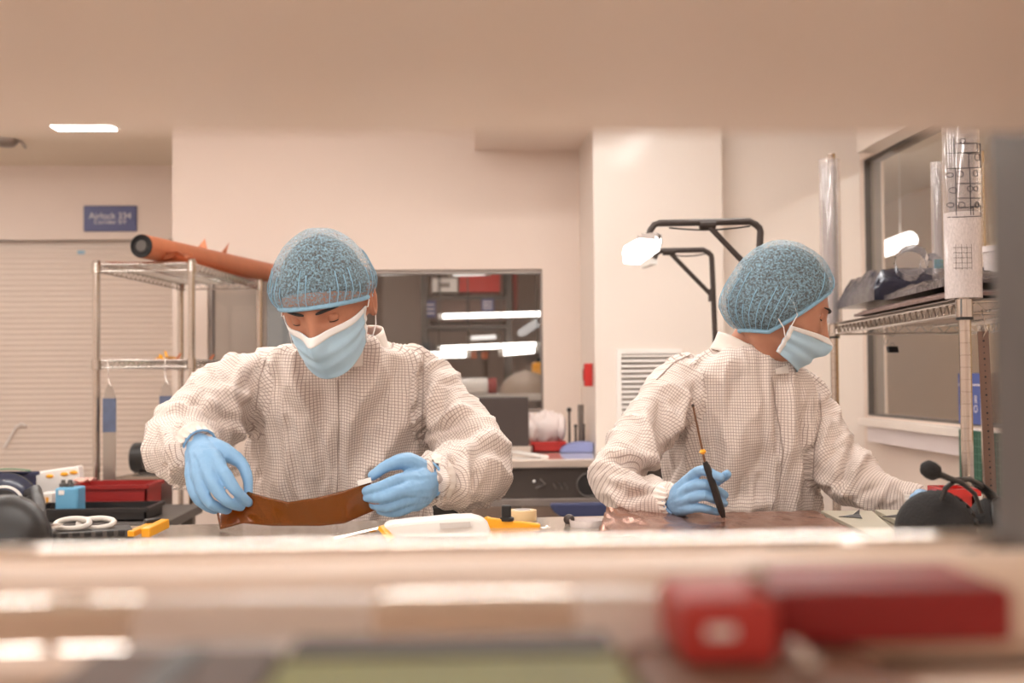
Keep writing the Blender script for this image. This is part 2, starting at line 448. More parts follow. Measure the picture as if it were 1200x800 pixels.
for px in (545, 563, 581):
    a = at(px, 330, Y - .004); B((a.x, Y - .003, a.z), (.012, .008, .1)).build('rib', M['red'], o)
o = cabbox('storage_bin', 506, 536, 326, 342, Y, .3, M['white'], 'pale grey storage bin beside the red bin behind the window', 'bin')
B(((at(521, 330, Y).x), Y - .004, at(521, 334, Y).z), (.07, .008, .03)).build('label_holder', M['dsteel'], o)
o = cabbox('carton', 503, 594, 349, 377, Y + .02, .4, mat('brown_carton', C(112, 88, 80), .7, var=.1), 'wide brown carton on the rack behind the window', 'carton')
B((at(548, 363, Y).x, Y + .015, at(548, 363, Y).z), (.02, .008, .16)).build('tape_strip', M['brownblack'], o)
for (x0, x1, y0, y1), lb in (((497, 511, 352, 372), 'blue notice on the rack post next to the carton'), ((564, 579, 350, 365), 'blue notice stuck on the brown carton')):
    a, b = at(x0, y0, Y - .03), at(x1, y1, Y - .03)
    o = box2((a.x, Y - .034, b.z), (b.x, Y - .028, a.z)).build('notice', M['sign']); tag(o, lb, 'notice')
    for k in range(3):
        B(((a.x + b.x) / 2, Y - .0345, a.z + (b.z - a.z) * (k + 1) / 4), ((b.x - a.x) * .7, .001, .008)).build('print_line', M['signtxt'], o)
# grey partition panels
o = cabbox('partition_panel', 448, 494, 300, 470, 8.9, .05, mat('panel_grey', C(182, 168, 160), .6), 'pale grey partition panel behind the window', 'panel')
B((at(471, 408, 8.9).x, 8.89, at(471, 408, 8.9).z), (.28, .02, .025)).build('rail', M['dsteel'], o)
B((at(471, 440, 8.9).x, 8.89, at(471, 440, 8.9).z), (.30, .012, .3)).build('lower_panel', mat('panel_green', C(150, 156, 150), .6), o)
# red wall cabinet column on the right of the rack, yellow jerrycan, grey dome, white rolls
cabbox('tall_cabinet', 601, 607, 317, 370, 8.3, .4, M['redbox'], 'narrow red cabinet beside the rack behind the window', 'cabinet')
# workbench behind the window
Yb = 7.2
zt = at(560, 462, Yb).z
e = empty('work_table', (at(565, 462, Yb).x, Yb + .35, 0)); tag(e, 'pale work table in the room behind the window', 'table')
a, b = at(440, 462, Yb), at(650, 462, Yb)
box2((a.x, Yb, zt - .04), (b.x, Yb + .7, zt)).build('table_top', M['white'], e)
for x in (a.x + .05, b.x - .05):
    for y in (Yb + .05, Yb + .65): B((x, y, (zt - .04) / 2), (.05, .05, zt - .04)).build('leg', M['dsteel'], e)
for k, (x0, x1, yc, r_, m_, lb) in enumerate(((500, 572, 450, .05, 'white', 'white film roll lying on the table behind the window'), (505, 582, 434, .05, 'redbox', 'red wrapped film roll on the table behind the window'), (495, 565, 440, .04, 'white', 'thin pale film roll behind the red roll'))):
    yy = Yb + .18 + .16 * k
    a, b = at(x0, yc, yy), at(x1, yc, yy)
    z_ = zt + r_
    o = MB().lathe([(r_ * .4, 0), (r_ * .4, .002), (r_, .003), (r_, b.x - a.x - .003), (r_ * .4, b.x - a.x)], (a.x, yy, z_), (1, 0, 0)).build('film_roll', M[m_], smooth=True)
    MB().lathe([(r_ * .35, -.02), (r_ * .35, .001)], (a.x, yy, z_), (1, 0, 0), 12).build('core', M['dsteel'], o)
    tag(o, lb, 'roll')
p = at(617, 466, Yb + .25)
o = MB().lathe([(.17, 0), (.165, .04), (.13, .09), (.07, .125), (.012, .14), (.012, .15)], (p.x, Yb + .25, zt), seg=28).build('dome_cover', mat('dome_tan', C(170, 150, 134), .5), smooth=True)
tag(o, 'tan dome cover on the table behind the window', 'cover')
o = cabbox('jerrycan', 624, 640, 424, 461, Yb + .55, .14, M['yellow'], 'yellow canister at the end of the table behind the window', 'canister', .015)
a = at(632, 421, Yb + .6); MB().lathe([(.02, 0), (.02, .03), (.01, .032)], a - Vector((0, 0, .02)), seg=14).build('cap', M['black'], o)
# orange chip boxes
for x0, x1, lb in ((551, 559, 'small orange box on the back table, next to another orange box'), (564, 572, 'small orange box on the back table, next to another orange box')):
    cabbox('parts_box', x0, x1, 412, 420, Yb + 1.05, .08, mat('orange_card', C(200, 110, 70), .6), lb, 'box', .003, 'orange boxes behind the window')
# bench lamps beyond the glass
bl = 0
for x0, y0, x1, y1, Yl, lb in ((519, 370.5, 634, 367.5, 7.6, 'long lit tube lamp behind the window, uppermost of the pair'), (517, 408, 628, 403.5, 7.95, 'long lit tube lamp behind the window, lower of the pair'), (590, 413, 626, 410, 7.3, 'short lit tube lamp under the long tube by the yellow canister'), (498, 416, 546, 415, 7.3, "short lit tube lamp beside the man's shoulder"), (552, 396, 581, 394.5, 8.7, 'faint short tube lamp between the two long tubes'), (531, 320, 569, 319, 7.0, 'short lit tube lamp at the top of the window in front of the red bin'), (446, 319, 471, 318.5, 7.0, "short lit tube lamp at the top of the window by the man's cap")):
    a, b = at(x0, y0, Yl), at(x1, y1, Yl)
    r_ = .016 if Yl > 7.4 else .019
    e = empty('tube_lamp', (a + b) / 2); tag(e, lb, 'lamp')
    MB().tube([a, b], r_, 12).build('tube', M['dimlamp'] if 'faint' in lb or 'top of' in lb else M['tasklamp'], e, smooth=True)
    d = (b - a).normalized()
    for q, s_ in ((a, -1), (b, 1)):
        MB().tube([q, q + d * s_ * .03], r_ * 1.1, 12).build('end_cap', M['lampwhite'], e)
        MB().tube([q + d * s_ * .015, Vector((q.x + d.x * s_ * .015, q.y, ZC))], .004, 6).build('hanger', M['greypost'], e)
# ================================================================== wire racks
def wire_shelf(wd, ln, deck=True):
    """wire shelf in the local frame of its rack: x across, y along, top at z = 0"""
    m = MB(); r = .0032; h = .028
    for z in (-r, -h):
        m.tube([(0, 0, z), (wd, 0, z)], r, 6); m.tube([(0, ln, z), (wd, ln, z)], r, 6)
        m.tube([(0, 0, z), (0, ln, z)], r, 6); m.tube([(wd, 0, z), (wd, ln, z)], r, 6)
    def zig(p0, p1, n):
        p0, p1 = Vector(p0), Vector(p1); pts = []
        for i in range(n + 1):
            q = p0.lerp(p1, i / n); q.z = -r if i % 2 else -h; pts.append(q)
        m.tube(pts, .002, 5)
    nx, ny = max(6, int(wd / .024)), max(6, int(ln / .024))
    zig((0, 0, 0), (wd, 0, 0), nx); zig((0, ln, 0), (wd, ln, 0), nx); zig((0, 0, 0), (0, ln, 0), ny); zig((wd, 0, 0), (wd, ln, 0), ny)
    return m
def wire_deck(wd, ln):
    m = MB()
    k = int(ln / .026)
    for i in range(1, k): m.tube([(0, ln * i / k, -.004), (wd, ln * i / k, -.004)], .0017, 5, cap=False)
    for x in (wd * .33, wd * .67): m.tube([(x, 0, -.008), (x, ln, -.008)], .0028, 5)
    return m
def post_mesh(h):
    pr = [(.0127, 0)]
    z = .02
    while z < h - .02:
        pr += [(.0127, z), (.0123, z + .0003), (.0123, z + .0014), (.0127, z + .0017)]; z += .0254
    pr += [(.0127, h - .006), (.013, h - .005), (.013, h), (.001, h + .001)]
    return MB().lathe(pr, seg=14)
def wire_rack(loc, rz, wd, ln, h, levels, label):
    e = empty('wire_rack', loc, (0, 0, rz)); tag(e, label, 'rack')
    pm = None
    for x in (0, wd):
        for y in (0, ln):
            if pm is None:
                o = post_mesh(h).build('post', M['chrome'], smooth=20); pm = o.data
            else:
                o = bpy.data.objects.new('post', pm); col.objects.link(o)
            o.parent = e; o.location = (x, y, 0)
            f = MB().lathe([(.018, .0), (.018, .008), (.013, .02)], (0, 0, 0), seg=12).build('foot', M['black']); f.parent = o
    sm = dm = cm = None
    for z in levels:
        if sm is None:
            s_ = wire_shelf(wd, ln).build('shelf', M['chrome'], smooth=60); sm = s_.data
            d_ = wire_deck(wd, ln).build('wire_deck', M['chrome'], smooth=60); dm = d_.data
        else:
            s_ = bpy.data.objects.new('shelf', sm); d_ = bpy.data.objects.new('wire_deck', dm)
            col.objects.link(s_); col.objects.link(d_)
        s_.parent = e; s_.location = (0, 0, z); d_.parent = s_
        for x in (0, wd):
            for y in (0, ln):
                if cm is None:
                    c = MB().lathe([(.0135, -.036), (.018, -.035), (.0175, .002), (.0135, .003)], seg=14).build('collar', M['chrome'], smooth=40); cm = c.data
                else:
                    c = bpy.data.objects.new('collar', cm); col.objects.link(c)
                c.parent = s_; c.location = (x, y, 0)
                k = MB().lathe([(.0137, -.041), (.0178, -.041), (.0178, -.036), (.0137, -.036)], seg=12).build('sleeve_ring', M['black']) if z == levels[-1] and x == 0 else None
                if k: k.parent = c
    return e
def rack_frame(loc, rz):
    return Matrix.Translation(loc) @ Matrix.Rotation(rz, 4, 'Z')

# ---- left rack
pA = at(113, 400, 4.4)
RL_rz = R(-5.7); RLm = rack_frame((pA.x, pA.y, 0), RL_rz); RLw, RLl = .352, .92
z3 = at(113, 309, 4.4).z; z2 = at(112, 421.5, 4.4).z; z1 = at(110, 564, 4.4).z
RACK_L = wire_rack((pA.x, pA.y, 0), RL_rz, RLw, RLl, z3 + .012, (z1, z2, z3, .15), 'chrome wire rack with a copper roll on top, before the roller shutter')
def inL(x, y, z): return RLm @ Vector((x, y, z))
# copper foil sheet on top shelf
def cf(u, v):
    x, y = .02 + u * (RLw - .04), .03 + v * (RLl - .06)
    return inL(x, y, z3 + .004 + .004 * noise.noise(Vector((x * 9, y * 9, 3))) + .004)
o = MB().grid(cf, 12, 26).build('foil_sheet', M['kraft'], smooth=True, solid=.001)
tag(o, 'flat copper-coloured sheet under the roll on the wire rack', 'sheet')
# big roll
a = at(166, 291, 4.32); b = at(322, 330, 5.5)
rr = .043
a = Vector((a.x, a.y, z3 + .012 + rr)); b = Vector((b.x, b.y, z3 + .012 + rr))
d = (b - a)
e = empty('copper_roll', a); tag(e, 'thick copper-brown roll with a dark open end on the wire rack', 'roll')
L_ = d.length
MB().lathe([(rr * .84, .002), (rr, 0), (rr * 1.005, .01), (rr, L_ * .5), (rr, L_), (rr * .84, L_)], a, d, 32).build('wound_sheet', M['kraft'], e, smooth=40)
MB().lathe([(0.0001, -.001), (rr * .8, -.001), (rr * .86, -.006), (rr * .96, -.006), (rr * .97, .001)], a, d, 28).build('end_plug', M['rubber'], e, smooth=40)
MB().lathe([(0.0001, -.004), (rr * .45, -.004), (rr * .5, -.001)], a, d, 20).build('inner_core', M['greypost'], e, smooth=40)
# crumpled offcuts
def crumple(name, c, size, m, label, cat, seed, par=None, n=9, amp=.5, pts=True, flat=.3, group=None):
    rg = random.Random(seed); c = Vector(c)
    def fn(u, v):
        x, y = (u - .5) * size[0], (v - .5) * size[1]
        h = noise.noise(Vector((u * 3.1 + seed, v * 3.3, seed * 1.7))) * size[2] * amp + noise.noise(Vector((u * 8 + seed, v * 8, 2.2))) * size[2] * amp * .5
        return c + Vector((x + rg.uniform(-1, 1) * size[0] * .03, y + rg.uniform(-1, 1) * size[1] * .03, size[2] * .5 + h))
    o = MB().grid(fn, n, n).build(name, m, par, solid=.0008)
    if par is None: tag(o, label, cat, group)
    return o
def shard(name, p, pts, m, label, cat, group=None):
    """folded pointed offcut: fan of triangles around p"""
    p = Vector(p); vs = [p] + [p + Vector(q) for q in pts]
    o = MB().add(vs, [(0, i, i + 1) for i in range(1, len(pts))]).build(name, m, solid=.001)
    tag(o, label, cat, group); return o
zz = z3 + .012
p = at(200, 303, 4.44); crumple('foil_offcut', (p.x - .005, p.y, zz), (.15, .07, .042), M['copper'], 'creased copper offcut in front of the thick roll on the rack', 'offcut', 5)
p = at(243, 295, 4.75)
e0 = MB().tube([Vector((at(232, 300, 5.02).x, 5.02, zz + .056)), Vector((at(252, 300, 5.14).x, 5.14, zz + .056)), Vector((at(272, 300, 5.26).x, 5.26, zz + .05))], [.05, .049, .044], 12).build('bronze_bundle', mat('bronze_dark', C(126, 96, 84), .35, .5, var=.3, vscale=20, bump=.4, bscale=40), smooth=True)
tag(e0, 'dark bronze foil bundle behind the thick copper roll', 'bundle')
q = at(241, 296, 5.06); shard('foil_offcut', (q.x, 5.06, q.z), [(-.05, 0, .0), (-.005, .01, .062), (.01, .004, -.005), (.07, .01, -.012), (.03, .02, -.05), (-.045, 0, -.015)], M['kraft'], 'pointed copper offcut standing on the bronze bundle', 'offcut')
q = at(259, 297, 5.16); shard('foil_offcut', (q.x, 5.16, q.z), [(-.03, 0, -.03), (-.006, .01, .0), (.034, .01, .05), (.02, .01, 0), (.0, .0, -.03)], M['copper'], 'thin curled copper strip on the bronze bundle', 'offcut')
# scraps on middle shelf
for i, (px, py, ln_, an) in enumerate(((183, 416, .03, .4), (190, 414, .02, 2.2), (196, 412, .035, 1.9), (207, 416, .03, .9), (246, 421, .025, .8))):
    yy = 4.52 + .05 * i; q = at(px, py, yy)
    q.z = z2 + .002
    dx, dz = math.cos(an) * ln_, abs(math.sin(an)) * ln_
    o = MB().add([q + Vector((-.007, 0, .001)), q + Vector((.007, .004, .001)), q + Vector((dx * .8 + .004, .006, dz * .8 + .006)), q + Vector((dx * .8 - .004, .004, dz * .8 + .007))], [(0, 1, 2, 3)]).build('foil_scrap', M['yellow'] if i < 3 else M['copper'], solid=.001)
    tag(o, 'small amber foil scrap on the middle shelf of the left wire rack' if i < 3 else 'small copper scrap on the middle shelf of the left wire rack', 'scrap', 'foil scraps on the rack shelf')
p = at(200, 421, 4.55)
o = MB().lathe([(.008, 0), (.02, .001), (.02, .012), (.008, .012)], (p.x, 4.55, z2 + .0005), seg=18).build('tape_roll', mat('amber_tape', C(190, 130, 60), .4), smooth=40); tag(o, 'small amber tape roll on the middle shelf of the left wire rack', 'tape')

# hanging steel strips with blue tops
def hang_strip(px, ytop, ybot, Y, wpx, label, zr):
    w_ = wpx * Y / F
    t_ = at(px, ytop, Y); b_ = at(px, ybot, Y)
    e = empty('hanging_strip', b_); tag(e, label, 'strip')
    hh = t_.z - b_.z
    ol = [(-w_ / 2, 0), (w_ / 2, 0), (w_ / 2, hh * .9), (w_ * .32, hh * .965), (w_ * .1, hh), (-w_ * .1, hh), (-w_ * .32, hh * .965), (-w_ / 2, hh * .9)]
    ol = [Vector((b_.x + x, Y, b_.z + z)) for x, z in ol]
    MB().prism(ol, (0, .004, 0)).build('blade', M['steel'], e)
    sl = [Vector((b_.x + x * 1.03, Y - .0015, b_.z + z)) for x, z in ((-w_ / 2, hh * .66), (w_ / 2, hh * .66), (w_ / 2, hh * .9), (-w_ / 2, hh * .9))]
    MB().prism(sl, (0, .007, 0)).build('blue_sleeve', mat('blue_sleeve', C(92, 102, 128), .35, var=.35, vscale=30), e)
    hk = [Vector((t_.x, Y + .002, t_.z - .018)), Vector((t_.x + .008, Y - .004, t_.z - .01)), Vector((t_.x, Y - .002, t_.z + .008)), Vector((t_.x - .004, Y, t_.z + .03)), Vector((t_.x - .004, Y, zr - .012)), Vector((t_.x + .002, Y + .004, zr + .004)), Vector((t_.x + .008, Y + .008, zr - .004))]
    MB().tube(hk, .0016, 6).build('hook', M['chrome'], e, smooth=True)
hang_strip(128, 450, 616, 4.37, 14.5, 'blue-topped steel strip hung beside the outer front post of the rack', z2)
hang_strip(194.5, 447, 616, 4.34, 14.5, "blue-topped steel strip hung on the rack, half hidden by a white sleeve", z2)

# things on the lower shelf
zl = z1 + .001
a, b = at(98, 530, 4.7), at(190, 560, 4.7)
e = empty('equipment_case', (a.x, 4.6, zl)); tag(e, 'black rounded equipment case on the lower shelf of the left wire rack', 'case')
o = inL(.02, .12, zl)
c0 = inL(RLw / 2 + .0, .33, zl + .062)
MB().lathe([(.0, -.165), (.055, -.163), (.06, -.155), (.06, .155), (.055, .163), (0, .165)], c0, (math.cos(RL_rz), math.sin(RL_rz), 0), 20).build('barrel', M['black'], e, smooth=40)
MB().lathe([(.0605, -.11), (.0615, -.11), (.0615, -.09), (.0605, -.09)], c0, (math.cos(RL_rz), math.sin(RL_rz), 0), 20).build('band', M['greypost'], e)
B(c0 + Vector((0, 0, -.058)), (.26, .06, .008)).build('foot', M['greypost'], e)
B(c0 + Vector((.07, -.02, .085)), (.045, .05, .06)).build('control_head', M['black'], e, bev=.006)
MB().tube([c0 + Vector((.05, -.02, .07)), c0 + Vector((-.01, -.03, .066)), c0 + Vector((-.05, -.03, .055))], .009, 8).build('lever', M['black'], e)
def tray(name, c, d, m, label, cat, rz=0, wall=.006, group=None, rim=True):
    e = empty(name, c, (0, 0, rz)); tag(e, label, cat, group)
    x, y, z = d
    mb = MB().box((0, 0, wall / 2), (x, y, wall))
    for sx in (-1, 1): mb.box((sx * (x / 2 - wall / 2), 0, z / 2), (wall, y, z))
    for sy in (-1, 1): mb.box((0, sy * (y / 2 - wall / 2), z / 2), (x, wall, z))
    o = mb.build('tub', m); o.parent = e
    if rim:
        rm = MB()
        for sx in (-1, 1): rm.box((sx * (x / 2 + .003), 0, z - .006), (.012, y + .012, .012))
        for sy in (-1, 1): rm.box((0, sy * (y / 2 + .003), z - .006), (x + .012, .012, .012))
        o = rm.build('rim', m); o.parent = e
    return e
# red crate and black crate on a low side table in front of the rack's lower part
zt_s = .74
sx0, sx1 = at(-60, 600, 3.85).x, at(206, 600, 3.85).x
e = empty('side_table', ((sx0 + sx1) / 2, 3.95, 0)); tag(e, 'low dark side table in front of the left wire rack', 'table')
box2((sx0, 3.7, zt_s - .03), (sx1, 4.25, zt_s)).build('table_top', M['greypost'], e, bev=.003)
for x in (sx0 + .04, sx1 - .04):
    for y in (3.75, 4.2): B((x, y, (zt_s - .03) / 2), (.04, .04, zt_s - .03)).build('leg', M['greypost'], e)
p = at(135, 590, 4.1)
tray('storage_crate', (p.x, 4.12, zt_s), (at(181, 590, 4).x - at(91, 590, 4).x, .2, at(135, 569, 4.0).z - zt_s), M['redbox'], 'red crate on the side table behind the steel strips', 'crate')
p = at(112, 604, 3.85)
tray('storage_crate', (p.x, 3.86, zt_s), (at(181, 600, 3.8).x - at(43, 600, 3.8).x, .2, at(112, 594, 3.8).z - zt_s), M['black'], 'low black crate on the side table under the red crate', 'crate')
# blue bottle box
p = at(76, 590, 3.8); zz = at(76, 598, 3.8).z
e = empty('dispenser_bottle', (p.x, 3.83, zt_s)); tag(e, 'square blue dispenser bottle with two grey spouts and a white label', 'bottle')
a, b = at(63, 572, 3.78), at(90, 600, 3.78)
box2((a.x, 3.79, zt_s + .006), (b.x, 3.87, a.z)).build('body', M['blue'], e, bev=.006)
for px in (73, 81):
    q = at(px, 566, 3.82); MB().lathe([(.012, 0), (.012, .012), (.008, .014), (.006, .024)], (q.x, 3.83, a.z - .002), seg=12).build('spout', M['greypost'], e, smooth=40)
q = at(72, 577, 3.79); B((q.x, 3.7885, q.z), (.017, .002, .014)).build('sticker', M['white'], e)
# carton of bottles, white paper pack with yellow print, navy bin at the far left
p = at(55, 588, 4.0)
e = empty('parts_carton', (p.x, 4.0, zt_s)); tag(e, 'small white carton of bottles beside the blue dispenser bottle', 'carton')
a, b = at(47, 578, 4.0), at(63, 594, 4.0); box2((a.x, 3.98, b.z), (b.x, 4.08, a.z)).build('box', M['paper'], e)
box2((a.x, 3.985, zt_s), (b.x, 4.075, b.z)).build('base', M['black'], e)
for px in (50, 55): q = at(px, 588, 3.975); B((q.x, 3.977, q.z), (.008, .004, .03)).build('bottle_neck', M['yellow'], e)
a = at(20, 566, 4.15); b = at(95, 552, 4.15)
e = empty('paper_pack', ((a.x + b.x) / 2, 4.16, zt_s)); tag(e, 'white paper pack with yellow blotches propped behind the blue bottle', 'pack')
ol = [at(20, 555, 4.17), at(38, 554, 4.17), at(92, 546, 4.17), at(94, 562, 4.17), at(62, 578, 4.17), at(22, 580, 4.17)]
MB().prism(ol, (0, .05, 0)).build('wrapper', M['paper'], e, bev=.004)
for px, py in ((58, 558), (75, 555.5), (86, 553.5)):
    q = at(px, py, 4.165); MB().ell((q.x, 4.168, q.z), (.014, .004, .007), seg=10, rings=6).build('yellow_blot', M['yellow'], e)
MB().prism([at(22, 578, 4.18), at(60, 577, 4.18), at(62, 586, 4.18), at(24, 586, 4.18)], (0, .04, 0)).build('lower_block', M['white'], e)
p = at(8, 590, 3.95)
tray('storage_bin', (at(2, 590, 3.95).x, 3.98, zt_s), (.13, .2, at(8, 556, 3.95).z - zt_s), M['navy'], 'navy blue bin at the end of the side table', 'bin')
o = MB().grid(lambda u, v: at(-20 + 56 * u, 552.5 - 3.2 * math.sin(u * 2.8), 3.86 + .2 * v), 8, 3).build('green_lid', mat('green_lid', C(96, 150, 116), .5), solid=.004); tag(o, 'thin green lid lying across the navy bin', 'lid')
# red paper flap beside blue bottle
o = crumple('paper_flap', (at(99, 568, 4.05).x, 4.05, at(135, 569, 4.0).z + .001), (.06, .06, .03), mat('pink_paper', C(224, 176, 160), .7), 'crumpled pinkish paper beside the blue dispenser bottle', 'paper', 9, n=6)
# glass tube stand / shiny jar between man's arm and torso on lower shelf
e = empty('glass_jar', inL(.28, .62, zl)); q = inL(.28, .62, zl)
MB().lathe([(.0, 0), (.045, 0), (.05, .01), (.05, .09), (.036, .11), (.036, .125), (.032, .125), (.032, .1)], q, seg=20).build('jar', M['clear'], e, smooth=40)
MB().lathe([(.038, .118), (.04, .12), (.04, .142), (0, .144)], q, seg=20).build('lid', M['dsteel'], e, smooth=40)
tag(e, 'shiny glass jar with a steel lid on the left wire rack', 'jar')

# ---- right rack
pB = at(1131, 400, 2.45); RRz = R(-5.4); RRm = rack_frame((pB.x, pB.y, 0), RRz); RRw, RRl = .46, 1.25
zR = at(975, 381, 3.69).z
hR = at(968, 180, 3.69).z
wire_rack((pB.x, pB.y, 0), RRz, RRw, RRl, hR, (.12, .66, zR), 'tall chrome wire rack with clear rolls slipped over its posts, by the side window')
def inR(x, y, z): return RRm @ Vector((x, y, z))

# clear rolls over posts
def roll_shell(c, r, h, seg=28, th=.0012, turns=1.0):
    return MB().lathe([(r, 0), (r, h), (r - th, h), (r - th, 0), (r, 0)], c, seg=seg)
q = inR(0, 0, zR + .004)
r1 = 21.5 * 2.45 / F
e = empty('drawing_roll', q); tag(e, 'clear rolled film with black line drawings over the near rack post', 'roll')
c1 = Vector((q.x - .001, q.y, q.z))
hr = .48
zmid = at(1128, 250, 2.45).z - c1.z
roll_shell(c1, r1, zmid).build('milky_film', M['milky'], e, smooth=40)
roll_shell(c1 + Vector((0, 0, zmid)), r1, hr - zmid).build('clear_film', M['clear'], e, smooth=40)
roll_shell(c1 + Vector((0, 0, .001)), r1 * .72, hr).build('inner_turn', M['clear'], e, smooth=40)
# line drawing on the roll: arcs and verticals, circles
ink = MB(); rk = r1 + .0006
def on_roll(x, py):                    # x in -1..1 across the near side
    a = math.asin(max(-1, min(1, x)))
    return Vector((c1.x + rk * math.sin(a), c1.y - rk * math.cos(a), at(1128, py, 2.45 - r1 * math.cos(a)).z))
def ink_line(x0, y0, x1, y1, wd=.0008):
    pts = [on_roll(x0 + (x1 - x0) * k / 8, y0 + (y1 - y0) * k / 8) for k in range(9)]
    ink.tube(pts, wd, 4)
def ink_circ(x, y, rpx):
    pts = [on_roll(x + rpx / 21.5 * math.cos(k * math.pi / 6), y + rpx * math.sin(k * math.pi / 6)) for k in range(12)]
    ink.tube(pts, .0007, 4, closed=True)
for yy, x0, x1 in ((168, -.6, .9), (178, -.95, .9), (196, -.95, .9), (180, -.1, .9), (215, -.6, .95), (232, -.6, .95), (253, -.95, .97), (242, .1, .95), (243, -.6, .2)): ink_line(x0, yy + (1.5 if x0 < -.9 else 0), x1, yy)
for x0, ya, yb in ((-.7, 160, 178), (-.65, 196, 252), (.55, 168, 178), (.85, 168, 196), (.05, 196, 252), (.0, 180, 196), (.2, 242, 252), (.75, 240, 252)): ink_line(x0, ya, x0, yb)
for x0, y0, r_ in ((.55, 184, 4.2), (-.45, 204, 3.4), (.4, 203, 3.4), (-.75, 223, 3.4), (.05, 221, 3.4), (.4, 221, 3), (-.4, 240, 3.4), (.45, 240, 3.4), (.45, 240, 2), (-.3, 165, 3), (-.85, 205, 2.6), (-.85, 240, 2.6)): ink_circ(x0, y0, r_)
ink.build('line_drawing', M['ink'], e)
ink = MB()
for k in range(5): ink_line(-.8, 290 + k * 6, .05, 290 + k * 6, .0004)
for k in range(4): ink_line(-.7 + k * .25, 286, -.7 + k * .25, 316, .0004)
ink.build('faint_print', M['greypost'], e)

q = inR(0, RRl, zR + .004)
r2 = 12.5 * 3.69 / F
e = empty('clear_roll', q); tag(e, 'tall clear rolled film over the far rack post', 'roll')
c2 = Vector((q.x - .007, q.y, q.z)); h2 = at(960, 187, 3.69).z - c2.z
roll_shell(c2, r2, h2).build('outer_turn', M['clear'], e, smooth=40)
roll_shell(c2 + Vector((0, 0, .001)), r2 * .72, h2 - .02).build('inner_turn', M['clear'], e, smooth=40)

# another clear roll standing behind
q = inR(.11, .62, zR + .004)
a = at(1098, 190, q.y)
e = empty('clear_roll', q); tag(e, 'slim clear rolled film standing on the shelf behind the drawing roll', 'roll')
roll_shell(Vector((a.x, q.y, q.z)), .017, a.z - q.z).build('outer_turn', M['clear'], e, smooth=40)
roll_shell(Vector((a.x, q.y, q.z + .001)), .011, a.z - q.z - .02).build('inner_turn', M['clear'], e, smooth=40)

# sheet packs, shield bags on the shelf
zs_ = zR + .002
def slab(name, x0, x1, y0, y1, z, th, m, label, cat, seed, amp=.004, nu=22, nv=26):
    def fn(top):
        def g(u, v):
            P = inR(x0 + u * (x1 - x0), y0 + v * (y1 - y0), 0)
            e_ = min(1, 9 * min(u, 1 - u, v, 1 - v) + .25)
            h = th * e_ * .9 + (amp * (noise.noise(Vector((P.x * 14 + seed, P.y * 14, seed))) + .6 * noise.noise(Vector((P.x * 34 + seed, P.y * 34, seed))) + .9))
            return Vector((P.x, P.y, z + (h if top else 0)))
        return g
    mb = MB().grid(fn(True), nu, nv).grid(fn(False), nu, nv)
    n1 = nu * nv
    edge = [i for i in range(nu)] + [j * nu + nu - 1 for j in range(1, nv)] + [(nv - 1) * nu + i for i in range(nu - 2, -1, -1)] + [j * nu for j in range(nv - 2, 0, -1)]
    for i in range(len(edge)):
        a_, b_ = edge[i], edge[(i + 1) % len(edge)]
        mb.f.append((a_, b_, b_ + n1, a_ + n1))
    o = mb.build(name, m, smooth=60); tag(o, label, cat); return o
slab('board', -.015, .40, .02, 1.17, zs_, .009, M['dsteel'], 'thin grey board under the bags on the tall wire rack', 'board', 1, .0005, 6, 14)
slab('sheet_pack', .0, .39, .06, .98, zs_ + .012, .018, mat('sheet_pack', C(128, 104, 98), .4, .4, var=.3, vscale=30, bump=.4, bscale=60), 'flat pack of brownish sheets under the grey shield bag', 'pack', 2, .004)
slab('shield_bag', .02, .37, .10, .72, zs_ + .042, .022, M['greybag'], 'crinkled grey shield bag on the sheet pack', 'bag', 3, .010)
slab('shield_bag', .0, .34, .745, 1.2, zs_ + .046, .085, M['darkbag'], 'plump dark blue shield bag on the tall wire rack', 'bag', 4, .012)
# clear dotted roll lying end-on, labelled roll, clear tub
q = inR(.19, .40, zs_ + .09)
a = at(1067, 304, q.y)
for (px, py, rpx, dp, lb, dots) in ((1069, 305, 19, .16, 'clear roll with a dotted rim lying on the grey bag', True), (1092, 309, 13, .20, 'clear roll with a small colour label lying on the grey bag', False)):
    yy = q.y - .1 + (0 if dots else .19)
    c = at(px, py, yy); r_ = rpx * yy / F
    e = empty('clear_roll', c - Vector((0, 0, r_))); tag(e, lb, 'roll')
    ax = Vector((.35, 1, 0)).normalized()
    MB().lathe([(r_, 0), (r_, dp), (r_ - .0012, dp), (r_ - .0012, 0), (r_, 0)], c, ax, 28).build('outer_turn', M['clear'], e, smooth=40)
    u_ = ax.orthogonal().normalized(); v_ = ax.cross(u_)
    if dots:
        dm_ = MB()
        for k in range(26):
            for off in (0, dp * .97):
                an = 2 * math.pi * k / 26
                if k % 3 != 1: dm_.box(c + ax * off + (u_ * math.cos(an) + v_ * math.sin(an)) * (r_ + .0005), (.0024, .0024, .0024))
        dm_.build('dotted_edge', M['ink'], e)
    else:
        q2 = at(1100, 309, yy - .012); B(q2, (.022, .002, .022)).build('colour_label', mat('label_blue', C(92, 132, 168), .5, var=.5, vscale=120, colr2=C(120, 130, 60)), e)
        MB().tube([c + (u_ * math.cos(k * math.pi / 8) + v_ * math.sin(k * math.pi / 8)) * r_ for k in range(16)], .0012, 5, closed=True).build('rim', M['clear'], e)
q = inR(.36, .5, zs_)
a, b = at(1152, 287, q.y), at(1206, 330, q.y)
e = empty('clear_tub', Vector(((a.x + b.x) / 2, q.y, b.z))); tag(e, 'clear plastic tub with a rim on the tall wire rack', 'tub')
cx = (a.x + b.x) / 2; rw = (b.x - a.x) / 2
